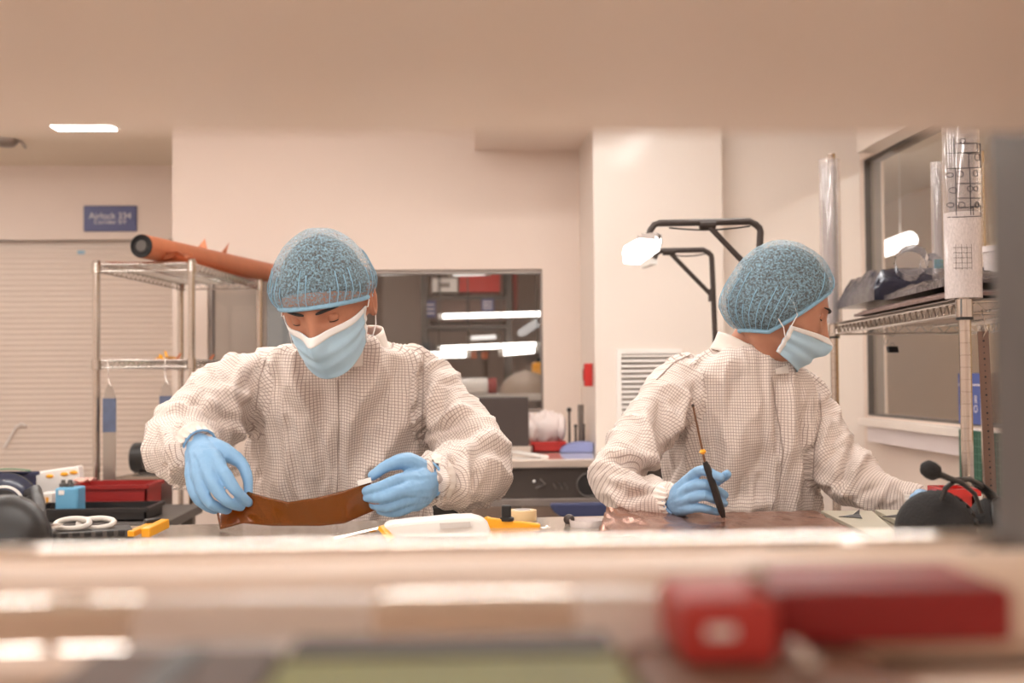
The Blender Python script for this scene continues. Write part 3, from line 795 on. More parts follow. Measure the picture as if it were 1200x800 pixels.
MB().lathe([(rw * .9, 0), (rw * .96, .055), (rw * .94, .055), (rw * .88, .003), (.0, .003)], (cx, q.y, a.z - .07), seg=28).build('tub', M['milky'], e, smooth=40)
MB().lathe([(rw * .99, .05), (rw * 1.02, .052), (rw * 1.02, .066), (0, .068)], (cx, q.y, a.z - .07), seg=28).build('lid', M['milky'], e, smooth=40)
# hooks and binder clip from far rail of the shelf
q = inR(.13, RRl, 0)
c = at(1045, 388, q.y)
e = empty('binder_clip', at(1046, 412, q.y)); tag(e, 'black binder clip hung on a ring under the wire shelf', 'clip')
rc = 5.5 * q.y / F
MB().tube([c + Vector((math.cos(k * math.pi / 8) * rc, 0, math.sin(k * math.pi / 8) * rc * 1.3 + .004)) for k in range(16)], .0011, 5, closed=True).build('ring', M['dsteel'], e)
p = at(1046, 409, q.y)
MB().prism([p + Vector((-.015, -.004, .009)), p + Vector((.015, -.004, .009)), p + Vector((.017, -.009, -.011)), p + Vector((-.013, -.009, -.011))], (0, .018, 0)).build('jaw', M['black'], e)
MB().tube([p + Vector((-.007, 0, .009)), p + Vector((-.003, 0, .02)), p + Vector((.003, 0, .02)), p + Vector((.007, 0, .009))], .001, 5).build('wire_handle', M['dsteel'], e)
c = at(1038, 395, q.y)
e = MB().tube([c + Vector(v) for v in ((0, 0, .05), (.001, 0, .03), (0, 0, .0), (-.006, 0, -.012), (-.003, 0, -.024), (.004, 0, -.02), (.005, 0, -.008))], .0013, 6).build('wire_hook', M['dsteel'], smooth=True); tag(e, 'thin bent wire hook beside the binder clip', 'hook')
# perforated steel rule hung on the near short side of the shelf
yr = inR(.08, 0, 0).y - .004
a = at(1152, 388, yr); b = at(1165, 640, yr)
e = empty('steel_rule', b); tag(e, 'long perforated steel rule hung from the tall wire rack', 'rule')
wr_ = 13.5 * yr / F
d = (b - a).normalized(); nx = Vector((1, 0, 0)); nx = (nx - d * nx.dot(d)).normalized()
MB().prism([a - nx * wr_ / 2, a + nx * wr_ / 2, b + nx * wr_ / 2, b - nx * wr_ / 2], (0, .0015, 0)).build('blade', mat('rule_steel', C(126, 104, 94), .4, .7, var=.1), e)
hm = MB(); Lr = (b - a).length
for k in range(34): 
    q = a + d * (.02 + k * .0125)
    if (q - b).length > .01 and k < Lr / .0125 - 3: hm.lathe([(.0016 if k % 3 else .0024, -.0004), (.0016 if k % 3 else .0024, .0019)], q + Vector((0, -.0002, 0)), (0, 1, 0), 8)
hm.build('perforation', M['ink'], e)
MB().tube([a + Vector((0, .001, -.012)), a + Vector((.004, -.006, .0)), a + Vector((0, -.006, .03)), Vector((a.x, yr + .001, zR - .034)), Vector((a.x + .004, yr + .012, zR - .02))], .0015, 6).build('hook', M['chrome'], e, smooth=True)
# blue notice on the window, green cutting mat against the wall
xs = XR - .006
e = empty('window_notice', at_x(1140, 496, xs)); tag(e, 'blue notice with white letters on the side window', 'notice')
ya, yb = at_x(1108, 470, xs).y, at_x(1152, 470, xs).y
ztp, zbt = at_x(1145, 437, xs).z, at_x(1145, 497, xs).z
yb = at_x(1151, 470, xs).y; ya = at_x(1124, 470, xs).y
B((xs, (ya + yb) / 2, (ztp + zbt) / 2), (.004, abs(ya - yb), ztp - zbt)).build('panel', mat('notice_blue', C(52, 78, 150), .4, var=.05), e)
for py, ch in ((468.5, 'R'), (479.5, 'O')):
    q = at_x(1143.5, py, xs - .003)
    text('letter', ch, M['signtxt'], q, (0, -1, 0), (0, 0, 1), .038, e)
q = at_x(1145, 451, xs - .003); B((xs - .003, (ya + yb) / 2, q.z), (.001, abs(ya - yb), .005)).build('rule_line', M['signtxt'], e)
xs = XR - .085
y0, y1 = at_x(1125, 540, xs).y, 2.9
z0, z1_ = at_x(1130, 574, xs).z, at_x(1130, 503, xs).z
e = empty('cutting_mat', (xs, (y0 + y1) / 2, z0)); tag(e, 'green cutting mat with pale grid lines standing against the wall', 'mat')
B((xs, (y0 + y1) / 2, (z0 + z1_) / 2), (.006, y0 - y1, z1_ - z0)).build('board', M['green'], e, bev=.002)
gm = MB()
for k in range(1, 40):
    y = y1 + (y0 - y1) * k / 40; gm.box((xs - .0032, y, (z0 + z1_) / 2), (.0006, .0012, z1_ - z0 - .02))
for k in range(1, 8):
    z = z0 + (z1_ - z0) * k / 8; gm.box((xs - .0032, (y0 + y1) / 2, z), (.0006, y0 - y1 - .02, .0012))
gm.build('grid_print', mat('mat_grid', C(110, 150, 134), .6), e)
# wall ledge table carrying the mat and a red tray
yy0 = y0 + .02
e = empty('side_ledge', (XR - .15, 3.3, 0)); tag(e, 'narrow pale ledge along the wall below the side window', 'ledge')
box2((XR - .095, 2.3, z0 - .034), (XR - .001, yy0, z0 - .001)).build('ledge_top', M['pier'], e)
for y in (2.5, yy0 - .15): box2((XR - .1, y, z0 - .16), (XR - .001, y + .03, z0 - .034)).build('bracket', M['dsteel'], e)
# ================================================================== back bench
zB = .85; YB0, YB1 = 4.67, YW
xb0, xb1 = at(380, 540, YB0).x, at(905, 540, YB0).x
e = empty('back_bench', ((xb0 + xb1) / 2, YB0 + .4, 0)); tag(e, 'long pale bench with a dark recessed front under the window', 'bench')
xp = pl - .004
bm_ = MB().box(((xb0 + xp) / 2, (YB0 + YB1) / 2, zB - .015), (xp - xb0, YB1 - YB0 - .002, .03))
bm_.box(((xp + xb1) / 2, (YB0 + YP) / 2, zB - .015), (xb1 - xp, YP - YB0 - .004, .03))
bm_.build('bench_top', mat('glossy_bench_top', C(226, 216, 204), .08, var=.02, coat=.6), e)
box2((xb0, YB0 - .012, zB - .03), (xb1, YB0, zB + .002)).build('front_rail', mat('rail_steel', C(206, 190, 178), .35, .6), e, bev=.003)
zr0 = at(650, 584, YB0).z; zr1 = at(650, 592.5, YB0).z
dk = mat('dark_smoked_panel', C(70, 62, 58), .22, var=.15, vscale=12)
box2((xb0, YB0 + .01, zr0), (xb1, YB0 + .03, zB - .031)).build('front_panel', dk, e)
box2((xb0, YB0 - .005, zr1), (xb1, YB0 + .03, zr0)).build('lower_rail', M['dsteel'], e, bev=.002)
for x in (xb0 + .05, xb1 - .05, at(604, 560, YB0).x):
    for y in (YB0 + .06, YP - .1): B((x, y, (zB - .03) / 2), (.05, .05, zB - .031)).build('leg', M['dsteel'], e)
p = at(690, 568, YB0); MB().tube([p + Vector((math.cos(k * math.pi / 12) * .046, 0, math.sin(k * math.pi / 12) * .046)) for k in range(24)], .004, 6, closed=True).build('port_ring', M['greypost'], e, smooth=True)
MB().lathe([(.0, .003), (.042, .004), (.042, .009)], p + Vector((0, 0, 0)), (0, 1, 0), 20).build('port', M['black'], e)
p = at(626, 564, YB0); MB().ell(p + Vector((0, .004, 0)), (.006, .006, .006), seg=10, rings=8).build('knob', M['white'], e)
MB().tube([at(628, 572, YB0), at(633, 570, YB0), at(639, 567, YB0), at(633, 561, YB0)], .003, 5).build('latch', M['dsteel'], e)
for px in (648, 655, 661): MB().tube([at(px, 566, YB0 + .006), at(px + 4, 573, YB0 + .006)], .002, 4).build('etched_mark', M['dsteel'], e)
# monitor seen from behind
Ym = 5.0
a, b = at(556, 465.5, Ym), at(620, 526, Ym)
e = empty('monitor', ((a.x + b.x) / 2, Ym + .03, zB)); tag(e, 'dark flat monitor standing on the back bench before the window', 'monitor')
ex = a.x - .12
box2((ex, Ym, zB + .035), (b.x, Ym + .035, a.z)).build('panel', M['brownblack'], e, bev=.004)
B(((ex + b.x) / 2, Ym + .05, zB + .06), (.05, .03, .12)).build('stand', M['black'], e)
B(((ex + b.x) / 2, Ym + .05, zB + .006), (.2, .14, .012)).build('base', M['black'], e, bev=.004)
# red tray with white plastic bags
Yt = 5.22
a, b = at(630, 516, Yt), at(660, 520, Yt)
tray('parts_tray', ((at(622, 516, Yt).x + at(660, 516, Yt).x) / 2, Yt, zB), (at(660, 516, Yt).x - at(624, 516, Yt).x, .16, .045), M['red'], 'red tray holding white plastic bags on the back bench', 'tray')
bag = mat('thin_white_bag', C(232, 218, 214), .35, var=.08, vscale=14, bump=.4, bscale=18)
for px, py, rx, rz_, sd, lb in ((640, 500, 17, 17, 1, 'crumpled white plastic bag bulging from the red tray'), (622, 503, 8, 17, 2, 'thin white plastic bag hanging over the red tray edge'), (656, 500, 7, 15, 3, 'narrow white plastic sleeve standing in the red tray')):
    c = at(px, py, Yt); rx *= Yt / F; rz_ *= Yt / F
    def bf(u, v, c=c, rx=rx, rz_=rz_, sd=sd):
        th, ph = v * math.pi, u * 2 * math.pi
        k = 1 + .35 * noise.noise(Vector((math.cos(ph) * 1.6 + sd, math.sin(ph) * 1.6, v * 3)))+ .15 * noise.noise(Vector((math.cos(ph) * 5 + sd, math.sin(ph) * 5, v * 8)))
        return Vector((c.x + rx * k * math.sin(th) ** .6 * math.cos(ph), c.y + .05 * k * math.sin(th) * math.sin(ph), max(zB + .008, c.z + rz_ * k * math.cos(th))))
    o = MB().grid(bf, 24, 14, closed_u=True).build('plastic_bag', bag, smooth=True); tag(o, lb, 'bag')
# stand with ball-headed rods and tall posts
e = empty('tool_stand', at(676, 520, 5.25)); tag(e, 'dark tool stand with a ball-headed rod and twin posts on the back bench', 'stand')
p = at(675, 515, 5.25); box2((at(661, 515, 5.25).x, 5.22, zB), (at(690, 515, 5.25).x, 5.3, zB + .02)).build('base', M['greypost'], e, bev=.004)
def vrod(px, y0, Y, r_, nm, m_, ball=0):
    a = at(px, y0, Y); MB().tube([Vector((a.x, Y, zB + .015)), a], r_, 8).build(nm, m_, e)
    if ball: MB().ell(a, (ball, ball, ball), seg=14, rings=8).build('ball_head', M['black'], e, smooth=True)
vrod(667, 480, 5.25, .005, 'rod', M['brownblack'], .011)
vrod(674.5, 499, 5.26, .005, 'rod', M['brownblack'], .008)
vrod(684.5, 498, 5.26, .004, 'rod', M['brownblack'], .006)
vrod(679, 474, 5.27, .008, 'post', M['dsteel']); vrod(682.5, 474, 5.27, .006, 'post', M['dsteel'])
# periwinkle foam pad, white wedge
c = at(686, 516, 5.1); a, b = at(657, 520, 5.1), at(716, 520, 5.1)
hw = (b.x - a.x) / 2
ol = [Vector((c.x + hw * math.cos(math.pi * k / 16), 5.08, zB + .001 + .042 * math.sin(math.pi * k / 16) ** .8)) for k in range(17)]
ol = [Vector((min(v.x, pl - .004), v.y, v.z)) for v in ol]
o = MB().prism(ol, (0, .12, 0)).build('foam_pad', M['periw'], bev=.003); tag(o, 'periwinkle blue rounded foam pad on the back bench', 'pad')
a = at(604, 523, 4.95); b = at(639, 536, 4.74)
o = MB().bar(Vector((a.x, 5.0, zB + .012)), Vector((b.x, 4.76, zB + .006)), .035, .01).build('plastic_angle', M['white'], bev=.002); tag(o, 'white plastic strip lying diagonally on the back bench', 'strip')
# navy chair seen under the back bench
e = empty('office_chair', (at(682, 600, 4.0).x, 4.05, 0)); tag(e, 'navy upholstered swivel chair pushed to the back bench', 'chair')
c = at(684, 577, 4.0)
def chb(u, v):
    th = u * 2 * math.pi
    return Vector((c.x + .13 * math.cos(th) * v, 4.0 + .02 * (v * math.cos(th)) ** 2, c.z - .005 + .082 * math.sin(th) * v))
cz = at(684, 606, 4.0).z
ol = [Vector((c.x + .115 * math.cos(t_) * (1 if math.sin(t_) > 0 else 1), 4.0, cz - .02 + .0 + (.075 if math.sin(t_) > 0 else .07) * math.sin(t_))) for t_ in [2 * math.pi * k / 24 for k in range(24)]]
zc = at(690, 592, 4.0).z
ol = [Vector((c.x + .11 * math.cos(math.pi + math.pi * k / 16), 4.0, zc + .0 + .05 * math.sin(math.pi + math.pi * k / 16))) for k in range(17)] + [Vector((c.x + .11, 4.0, zc + .006)), Vector((c.x - .11, 4.0, zc + .006))]
MB().prism(ol, (0, .05, 0)).build('backrest', M['navy'], e, bev=.006)
MB().tube([Vector((c.x, 4.03, zc - .04)), Vector((c.x, 4.06, .5)), Vector((c.x, 4.14, .46))], .012, 8).build('back_stem', M['black'], e)
MB().lathe([(0, 0), (.19, .0), (.21, .02), (.2, .05), (0, .06)], (c.x, 4.27, .45), seg=24).build('seat', M['navy'], e, smooth=40)
MB().tube([(c.x, 4.27, .1), (c.x, 4.27, .45)], .025, 12).build('column', M['black'], e)
for k in range(5):
    an = 2 * math.pi * k / 5; q = Vector((c.x + .25 * math.cos(an), 4.27 + .25 * math.sin(an), .06))
    f = MB().bar((c.x, 4.27, .1), q, .04, .025).build('base_arm', M['black'], e)
    MB().lathe([(.025, -.012), (.025, .012)], q - Vector((0, 0, .035)), (math.sin(an), -math.cos(an), 0), 12).build('castor', M['black'], f)

# ================================================================== task lamps on black pipe stands
def pipe_lamp(Y, tip, corner, post_bot, bA, bB, rad, label, lamp=None):
    """pixel corners of a pipe frame standing at depth Y; post goes down to a floor plate"""
    t_, c_, b_ = at(*tip, Y), at(*corner, Y), at(*post_bot, Y)
    e = empty('task_lamp', (b_.x, Y, 0)); tag(e, label, 'lamp')
    rb = .03
    pts = [t_, c_ + (t_ - c_).normalized() * rb] + [c_ + (t_ - c_).normalized() * rb * (1 - s_) + Vector((0, 0, -rb)) * s_ + Vector(((c_ - t_).normalized() * .009)) * math.sin(math.pi * s_) for s_ in (.33, .66)] + [c_ + Vector((0, 0, -rb)), Vector((b_.x, Y, b_.z)), Vector((b_.x + (b_.x - c_.x) * .2, Y, .015))]
    MB().tube(pts, rad, 10).build('pipe_frame', M['pipe'], e, smooth=60)
    A_, B_ = at(*bA, Y), at(*bB, Y)
    MB().tube([A_, B_], rad * .85, 10).build('brace', M['pipe'], e, smooth=60)
    for q, ax in ((A_, (t_ - c_)), (B_, Vector((0, 0, 1)))):
        d = Vector(ax).normalized(); MB().tube([q - d * .022, q + d * .022], rad * 1.3, 10).build('clamp', M['pipe'], e)
    MB().lathe([(.13, 0), (.13, .01), (.03, .014), (.02, .05), (rad, .05)], (b_.x + (b_.x - c_.x) * .2, Y, .0), seg=24).build('floor_plate', M['pipe'], e, smooth=40)
    for px_, py_ in ((tip, 0),):
        cp_ = [t_ + (c_ - t_) * s_ + Vector((0, 0, -rad - .012 * math.sin(s_ * math.pi) ** 1)) for s_ in [k / 10 for k in range(1, 10)]]
        MB().tube(cp_, .0025, 5).build('cable', M['black'], e)
    return e, t_
M['pipe'] = mat('black_pipe', C(58, 48, 44), .45, .2, var=.1, vscale=30)
e, t_ = pipe_lamp(3.3, (772, 261.5), (891, 259), (888, 330), (829, 263), (876, 312), .0098, 'black pipe task lamp with a lit batten, taller of the two stands')
YL = 3.3
MB().tube([at(773, 261.5, YL), at(767, 263, YL), at(762, 270, YL), at(760, 277, YL)], .009, 10).build('elbow', M['pipe'], e, smooth=60)
p = at(764, 277, YL)
MB().lathe([(.012, .0), (.022, .0), (.025, .012), (.02, .02), (.01, .022)], p - Vector((0, 0, .012)), seg=14).build('swivel', M['dsteel'], e, smooth=40)
# batten lamp: runs towards the camera and to the left
A_ = at(762, 286, YL); Dd = at(741, 299, YL - .36) - A_; up = Vector((0.1, 0, 1))
dn = Dd.normalized(); sx = dn.cross(up).normalized(); uz = sx.cross(dn)
def secn(q, w_, h_):
    return [q + sx * x * w_ + uz * z * h_ for x, z in ((-.5, .1), (-.42, .5), (.42, .5), (.5, .1), (.4, -.5), (-.4, -.5))]
s0 = A_ - Dd * .12; s1 = A_ + Dd
MB().add(secn(s0, .052, .046) + secn(s1, .052, .046), [(i, (i + 1) % 6, 6 + (i + 1) % 6, 6 + i) for i in range(6)] + [tuple(range(6)), tuple(range(11, 5, -1))]).build('diffuser', M['tasklamp'], e, bev=.004)
for s_ in (.05, .3): 
    q = A_ + Dd * s_ + uz * .02
    MB().bar(q - sx * .024, q + sx * .024, .008, .02).build('bracket', M['dsteel'], e)
MB().add(secn(s0 - dn * .012, .056, .05) + secn(s0, .056, .05), [(i, (i + 1) % 6, 6 + (i + 1) % 6, 6 + i) for i in range(6)] + [tuple(range(6)), tuple(range(11, 5, -1))]).build('end_cap', M['dsteel'], e)
e, t_ = pipe_lamp(4.2, (776, 293.5), (834, 292.5), (838, 394), (784, 295), (834, 346), .0095, 'black pipe task lamp stand behind, lower of the two stands')
q = at(770, 296, 4.2); MB().tube([t_, q, q - Vector((.01, 0, .02))], .009, 8).build('elbow', M['pipe'], e, smooth=60)
MB().bar(q + Vector((-.012, .0, -.03)), q + Vector((.0, .3, -.018)), .026, .02).build('diffuser', M['lampwhite'], e)

# ================================================================== the work bench in front
zT = .93
ra, rb_ = at_z(136, 616, zT), at_z(1050, 597, zT)
tang = math.atan2(rb_.y - ra.y, rb_.x - ra.x)
tv = Vector((math.cos(tang), math.sin(tang), 0)); tn = Vector((-math.sin(tang), math.cos(tang), 0))
def onT(s_, q_, z=0.0): return Vector((ra.x, ra.y, zT)) + tv * s_ - tn * q_ + Vector((0, 0, z))   # s along, q toward camera
e = empty('work_bench', (0.1, 1.6, 0)); tag(e, 'wide shiny work bench the two people lean over', 'bench')
rt = Matrix.Rotation(tang, 3, 'Z')
c = onT(.62, .5, -.02); MB().box(c, (2.5, 1.0, .04), rt).build('bench_top', M['tabletop'], e, bev=.003)
MB().box(onT(.62, .5, -.075), (2.36, .86, .07), rt).build('apron', M['dsteel'], e)
for s_ in (-.55, 1.79):
    for q_ in (.08, .92): MB().box(onT(s_, q_, -.04 - (zT - .04) / 2), (.06, .06, zT - .04), rt).build('leg', M['dsteel'], e)
def Tpx(px, py): 
    p = at_z(px, py, zT); return p
# white scissors
def scissors(px, py):
    c = Tpx(px, py)
    c = at(px, py, 1.93); c.z = zT
    e = empty('scissors', c); tag(e, 'scissors with white loop handles lying on a dark tool case', 'scissors')
    z = zT + .022
    for k, (dx, rx, ry, rz_) in enumerate(((-.010, .026, .016, .1), (.020, .028, .015, -.15))):
        pts = [Vector((c.x + dx + rx * math.cos(t_), c.y + (.012 if k else -.01) + ry * math.sin(t_), z + .006 * math.sin(t_ * 1) + rz_ * .01)) for t_ in [2 * math.pi * i / 20 for i in range(20)]]
        MB().tube(pts, .0046, 8, closed=True, flat=1.0).build('handle', M['loop'], e, smooth=True)
    pz = c + Vector((-.03, -.03, .022))
    MB().bar(pz, pz + Vector((-.02, -.09, .0)), .012, .002).build('blade', M['chrome'], e)
    MB().bar(pz + Vector((.006, 0, .003)), pz + Vector((.004, -.09, .003)), .012, .002).build('blade', M['chrome'], e)
    MB().lathe([(.005, 0), (.005, .006)], pz + Vector((-.001, -.02, -.001)), seg=10).build('pivot', M['dsteel'], e)
    return c
c = scissors(95, 625)
e = empty('tool_case', c); tag(e, 'flat black ribbed tool case under the white scissors', 'case')
q = Vector((c.x + .02, c.y - .01, zT))
MB().box(q + Vector((0, 0, .007)), (.12, .07, .014), Matrix.Rotation(.35, 3, 'Z')).build('case', M['black'], e, bev=.002)
for k in range(7): MB().box(q + Matrix.Rotation(.35, 3, 'Z') @ Vector((-.05 + .0167 * k, -.036, .008)), (.006, .004, .012), Matrix.Rotation(.35, 3, 'Z')).build('rib', M['greypost'], e)
# yellow side cutters
c = at(170, 625, 1.93); c.z = zT
e = empty('cutters', c); tag(e, 'small cutters with two orange-yellow handles on the work bench', 'cutters')
a = at(153, 627, 1.9); a.z = zT + .008; b = at(176, 616, 1.97); b.z = zT + .012
MB().bar(a, b, .012, .01).build('handle', M['yellow'], e, bev=.002)
a2 = at(170, 628, 1.9); a2.z = zT + .009; b2 = at(194, 612, 1.96); b2.z = zT + .017
MB().bar(a2, b2, .015, .015).build('handle', M['yellow'], e, bev=.002)
p1, p2 = at(168, 613, 1.98), at(178, 613, 1.98)
MB().bar(b + Vector((-.008, .0, .004)), b + Vector((.012, .012, .006)), .02, .012).build('jaw', M['black'], e, bev=.002)
q1 = at(140, 632, 1.88); q1.z = zT + .002; q2 = at(158, 622, 1.94); q2.z = zT + .003
o = MB().bar(q1, q2, .004, .002).build('tweezers_arm', M['chrome']); o.name = 'tweezers'; tag(o, 'thin steel tweezers beside the yellow-handled cutters', 'tweezers')
q1 = at(128, 628, 1.9); q1.z = zT + .003; q2 = at(143, 618, 1.97); q2.z = zT + .004
o = MB().bar(q1, q2, .012, .003).build('scalpel_blade', M['dsteel']); tag(o, 'short dark scalpel blade next to the black tool case', 'blade')
# white hand tool
e = empty('film_dispenser', at(512, 622, 1.85)); tag(e, 'white plastic film dispenser with a rounded end on the work bench', 'dispenser')
Yd = 1.84
ol2 = [(447, 617), (455, 614), (480, 611), (505, 609), (530, 606.5), (552, 606), (565, 609), (572, 616), (575, 624), (575, 628.5), (452, 630)]
MB().prism([at(x, y, Yd) for x, y in ol2], (0, .06, 0)).build('body', M['white'], e, bev=.006)
MB().prism([at(x, y, Yd - .004) for x, y in ((515, 613), (551, 611), (552, 617), (516, 620))], (0, .006, 0)).build('recess', mat('pale_grey_plastic', C(206, 198, 194), .5), e)
MB().bar(at(446, 617, Yd), at(459, 632, Yd - .01), .012, .006).build('amber_edge', M['yellow'], e)
q1 = at(449, 619, Yd + .02); q2 = at(392, 632, Yd - .02)
MB().tube([q1, q2], .0035, 6).build('steel_edge', M['chrome'], e)
# yellow knife with black clip
e = empty('craft_knife', at(602, 618, 1.97)); tag(e, 'yellow craft knife with a steel point and black clip on the work bench', 'knife')
Yk = 1.97
MB().prism([at(x, y, Yk) for x, y in ((565.5, 609), (571, 605), (576, 607), (634, 614), (632, 623), (575, 621))], (0, .016, 0)).build('handle', M['yellow'], e, bev=.003)
MB().tube([at(632, 618, Yk + .008), at(640, 617.5, Yk + .008), at(642, 617.5, Yk + .008), at(652, 618.5, Yk + .008)], [.003, .003, .0018, .0005], 8).build('point', M['chrome'], e)
MB().lathe([(.012, 0), (.012, .005), (.008, .007)], at(594, 610, Yk + .008), seg=14).build('collar', M['black'], e, smooth=40)
box2(at(588, 609, Yk + .003), at(599, 592, Yk + .003) + Vector((0, .012, 0))).build('clip', M['black'], e, bev=.002)
# tape roll
p = at(612, 606, 2.07); p.z = zT
e = empty('tape_roll', p); tag(e, 'small roll of amber and white tape behind the yellow knife', 'tape')
MB().lathe([(.0245, 0), (.025, .001), (.025, .017), (.0245, .018), (.016, .018), (.016, 0)], p, seg=26).build('tape', mat('cream_tape', C(226, 196, 150), .4), e, smooth=40)
MB().lathe([(.016, .0005), (.016, .019), (.0145, .019), (.0145, .0005)], p, seg=24).build('core', M['white'], e, smooth=40)
# weight and dish
p = at(688, 620, 1.98); p.z = zT
e = empty('glass_dish', p); tag(e, 'shallow glass dish on the work bench beside the copper sheet', 'dish')
MB().lathe([(0, .0), (.028, 0), (.03, .011), (.0285, .011), (.027, .002), (0, .002)], p, seg=26).build('dish', M['milky'], e, smooth=40)
p = at(667, 620, 2.0); p.z = zT
e = empty('ball_weight', p); tag(e, 'small brown-grey ball weight next to the glass dish', 'weight')
MB().ell(p + Vector((0, 0, .009)), (.0095, .0095, .009), seg=16, rings=10).build('ball', M['brownblack'], e, smooth=True)
MB().lathe([(.007, 0), (.007, .002)], p, seg=12).build('base', M['dsteel'], e)
# copper sheet on the bench (thin board with wrinkled foil), lies near the woman
sx_ = [at_z(x, y, zT + .004) for x, y in ((712, 604), (955, 599), (1010, 627), (700, 640))]
def cs(u, v):
    p = sx_[0].lerp(sx_[1], u).lerp(sx_[3].lerp(sx_[2], u), v)
    h = .0025 * noise.noise(Vector((p.x * 30, p.y * 30, 1))) + .002 * noise.noise(Vector((p.x * 70, p.y * 70, 5)))
    if u < .42: h += (.42 - u) / .42 * (.013 + .013 * noise.noise(Vector((p.x * 40, p.y * 36, 9))))
    return Vector((p.x, p.y, zT + .005 + max(-.003, h)))
o = MB().grid(cs, 70, 24).build('copper_sheet', M['bronze'], smooth=30, solid=.0016); tag(o, 'thin wrinkled copper sheet lying on the work bench', 'sheet')
# slotted grey plates on right of bench
for (x0, x1, y0, lb) in ((962, 1022, 600, 'pale grey plate with a torn black notch beside the copper sheet'), (1025, 1062, 599, 'pale grey plate between the notched plate and the headset')):
    a, b = at_z(x0, y0, zT + .006), at_z(x1, y0, zT + .006)
    o = MB().prism([Vector((a.x, a.y, zT + .001)), Vector((b.x, b.y, zT + .001)), Vector((at_z(x1 + 40, 640, zT).x, at_z(x1 + 40, 640, zT).y, zT + .001)), Vector((at_z(x0 + 72, 640, zT).x, at_z(x0 + 72, 640, zT).y, zT + .001))], (0, 0, .008)).build('bench_plate', mat('plate_grey', C(190, 184, 166), .35, .3, var=.05), bev=.001)
    tag(o, lb, 'plate')
    c = at_z((x0 + x1) / 2 + 6, 606, zT + .009)
    fl = [c + Vector(v) for v in ((-.022, 0, .0015), (.004, .004, .004), (.018, .012, .012), (.012, -.004, .006), (.008, -.03, .0015), (.0, -.012, .0015))]
    MB().add(fl, [(0, 1, 5), (1, 2, 3), (1, 3, 5), (3, 4, 5)]).build('torn_notch', M['black'], o, solid=.001)
# red tray behind the headset
p = at(1118, 580, 2.12)
tray('parts_tray', (p.x, 2.12, zT), (at(1134, 580, 2.1).x - at(1104, 580, 2.1).x, .07, at(1111, 572, 2.1).z - zT), M['red'], 'small red tray on the work bench behind the headset', 'tray')

# ------------------------------------------------------------------ headsets
def ear_cup(parent, c, ax, r, th, mat_, pad):
    c = Vector(c); ax = Vector(ax).normalized()
    cup = MB().lathe([(0, th), (r * .5, th * .97), (r * .82, th * .8), (r, th * .45), (r * .98, .2 * th), (r * .8, 0)], c, ax, 28).build('ear_cup', mat_, parent, smooth=50)
    MB().lathe([(r * .62, -.022), (r * .78, -.026), (r * .95, -.018), (r * 1.02, -.006), (r * .96, .004), (r * .6, .004)], c, ax, 28).build('ear_pad', pad, cup, smooth=60)
    return cup
Yh = 1.52
c1_, c2_ = at(1098, 622, Yh), at(1168, 622, Yh + .04)
e = empty('headset', at(1120, 680, Yh)); tag(e, 'black headset with a foam-tipped microphone lying on the work bench', 'headset')
cu = ear_cup(e, c1_ + Vector((0, 0, -.0)), (-.55, -.75, .25), .05, .038, M['rubber'], M['rubber'])
u_ = Vector((-.55, -.75, .25)).normalized(); o1 = u_.orthogonal().normalized(); o2 = u_.cross(o1)
for k in range(26):
    an = 2 * math.pi * k / 26; q = c1_ + (o1 * math.cos(an) + o2 * math.sin(an)) * .0495 + u_ * .004
    MB().bar(q - u_ * .01, q + u_ * .008, .0065, .004, up=(o1 * math.cos(an) + o2 * math.sin(an))).build('pad_rib', M['black'], cu)
ear_cup(e, c2_, (.75, -.5, .2), .044, .03, M['black'], M['rubber'])
bp = [at(x, y, Y_) for x, y, Y_ in ((1102, 590, 1.50), (1108, 572, 1.49), (1120, 562, 1.50), (1136, 561, 1.52), (1152, 570, 1.55), (1168, 586, 1.57), (1176, 606, 1.57))]
MB().tube(bp, .0035, 8).build('headband', M['black'], e, smooth=True)
bp2 = [at(x, y, Y_) for x, y, Y_ in ((1145, 566, 1.55), (1160, 578, 1.56), (1174, 596, 1.57), (1184, 620, 1.57), (1186, 650, 1.56))]
MB().tube(bp2, .009, 8, flat=.5).build('band_pad', M['rubber'], e, smooth=True)
mb_ = [at(x, y, Y_) for x, y, Y_ in ((1100, 555, 1.47), (1112, 560, 1.48), (1126, 565, 1.50), (1142, 578, 1.52), (1150, 600, 1.53))]
MB().tube(mb_, [.0045, .004, .0032, .003, .003], 8).build('microphone_boom', M['black'], e, smooth=True)
mc = at(1091, 551, 1.465); md_ = (at(1100, 556, 1.47) - at(1084, 546, 1.46)).normalized()
MB().lathe([(0, -.0145), (.006, -.0135), (.0105, -.008), (.0115, 0), (.0105, .007), (.006, .012), (.004, .016)], mc, md_, 20).build('foam_tip', M['rubber'], e, smooth=True)
cb = [at(x, y, 1.6) for x, y in ((1174, 592), (1180, 582), (1190, 584), (1197, 600), (1201, 622), (1203, 650))]
MB().tube(cb, .004, 8).build('cable', M['black'], e, smooth=True)
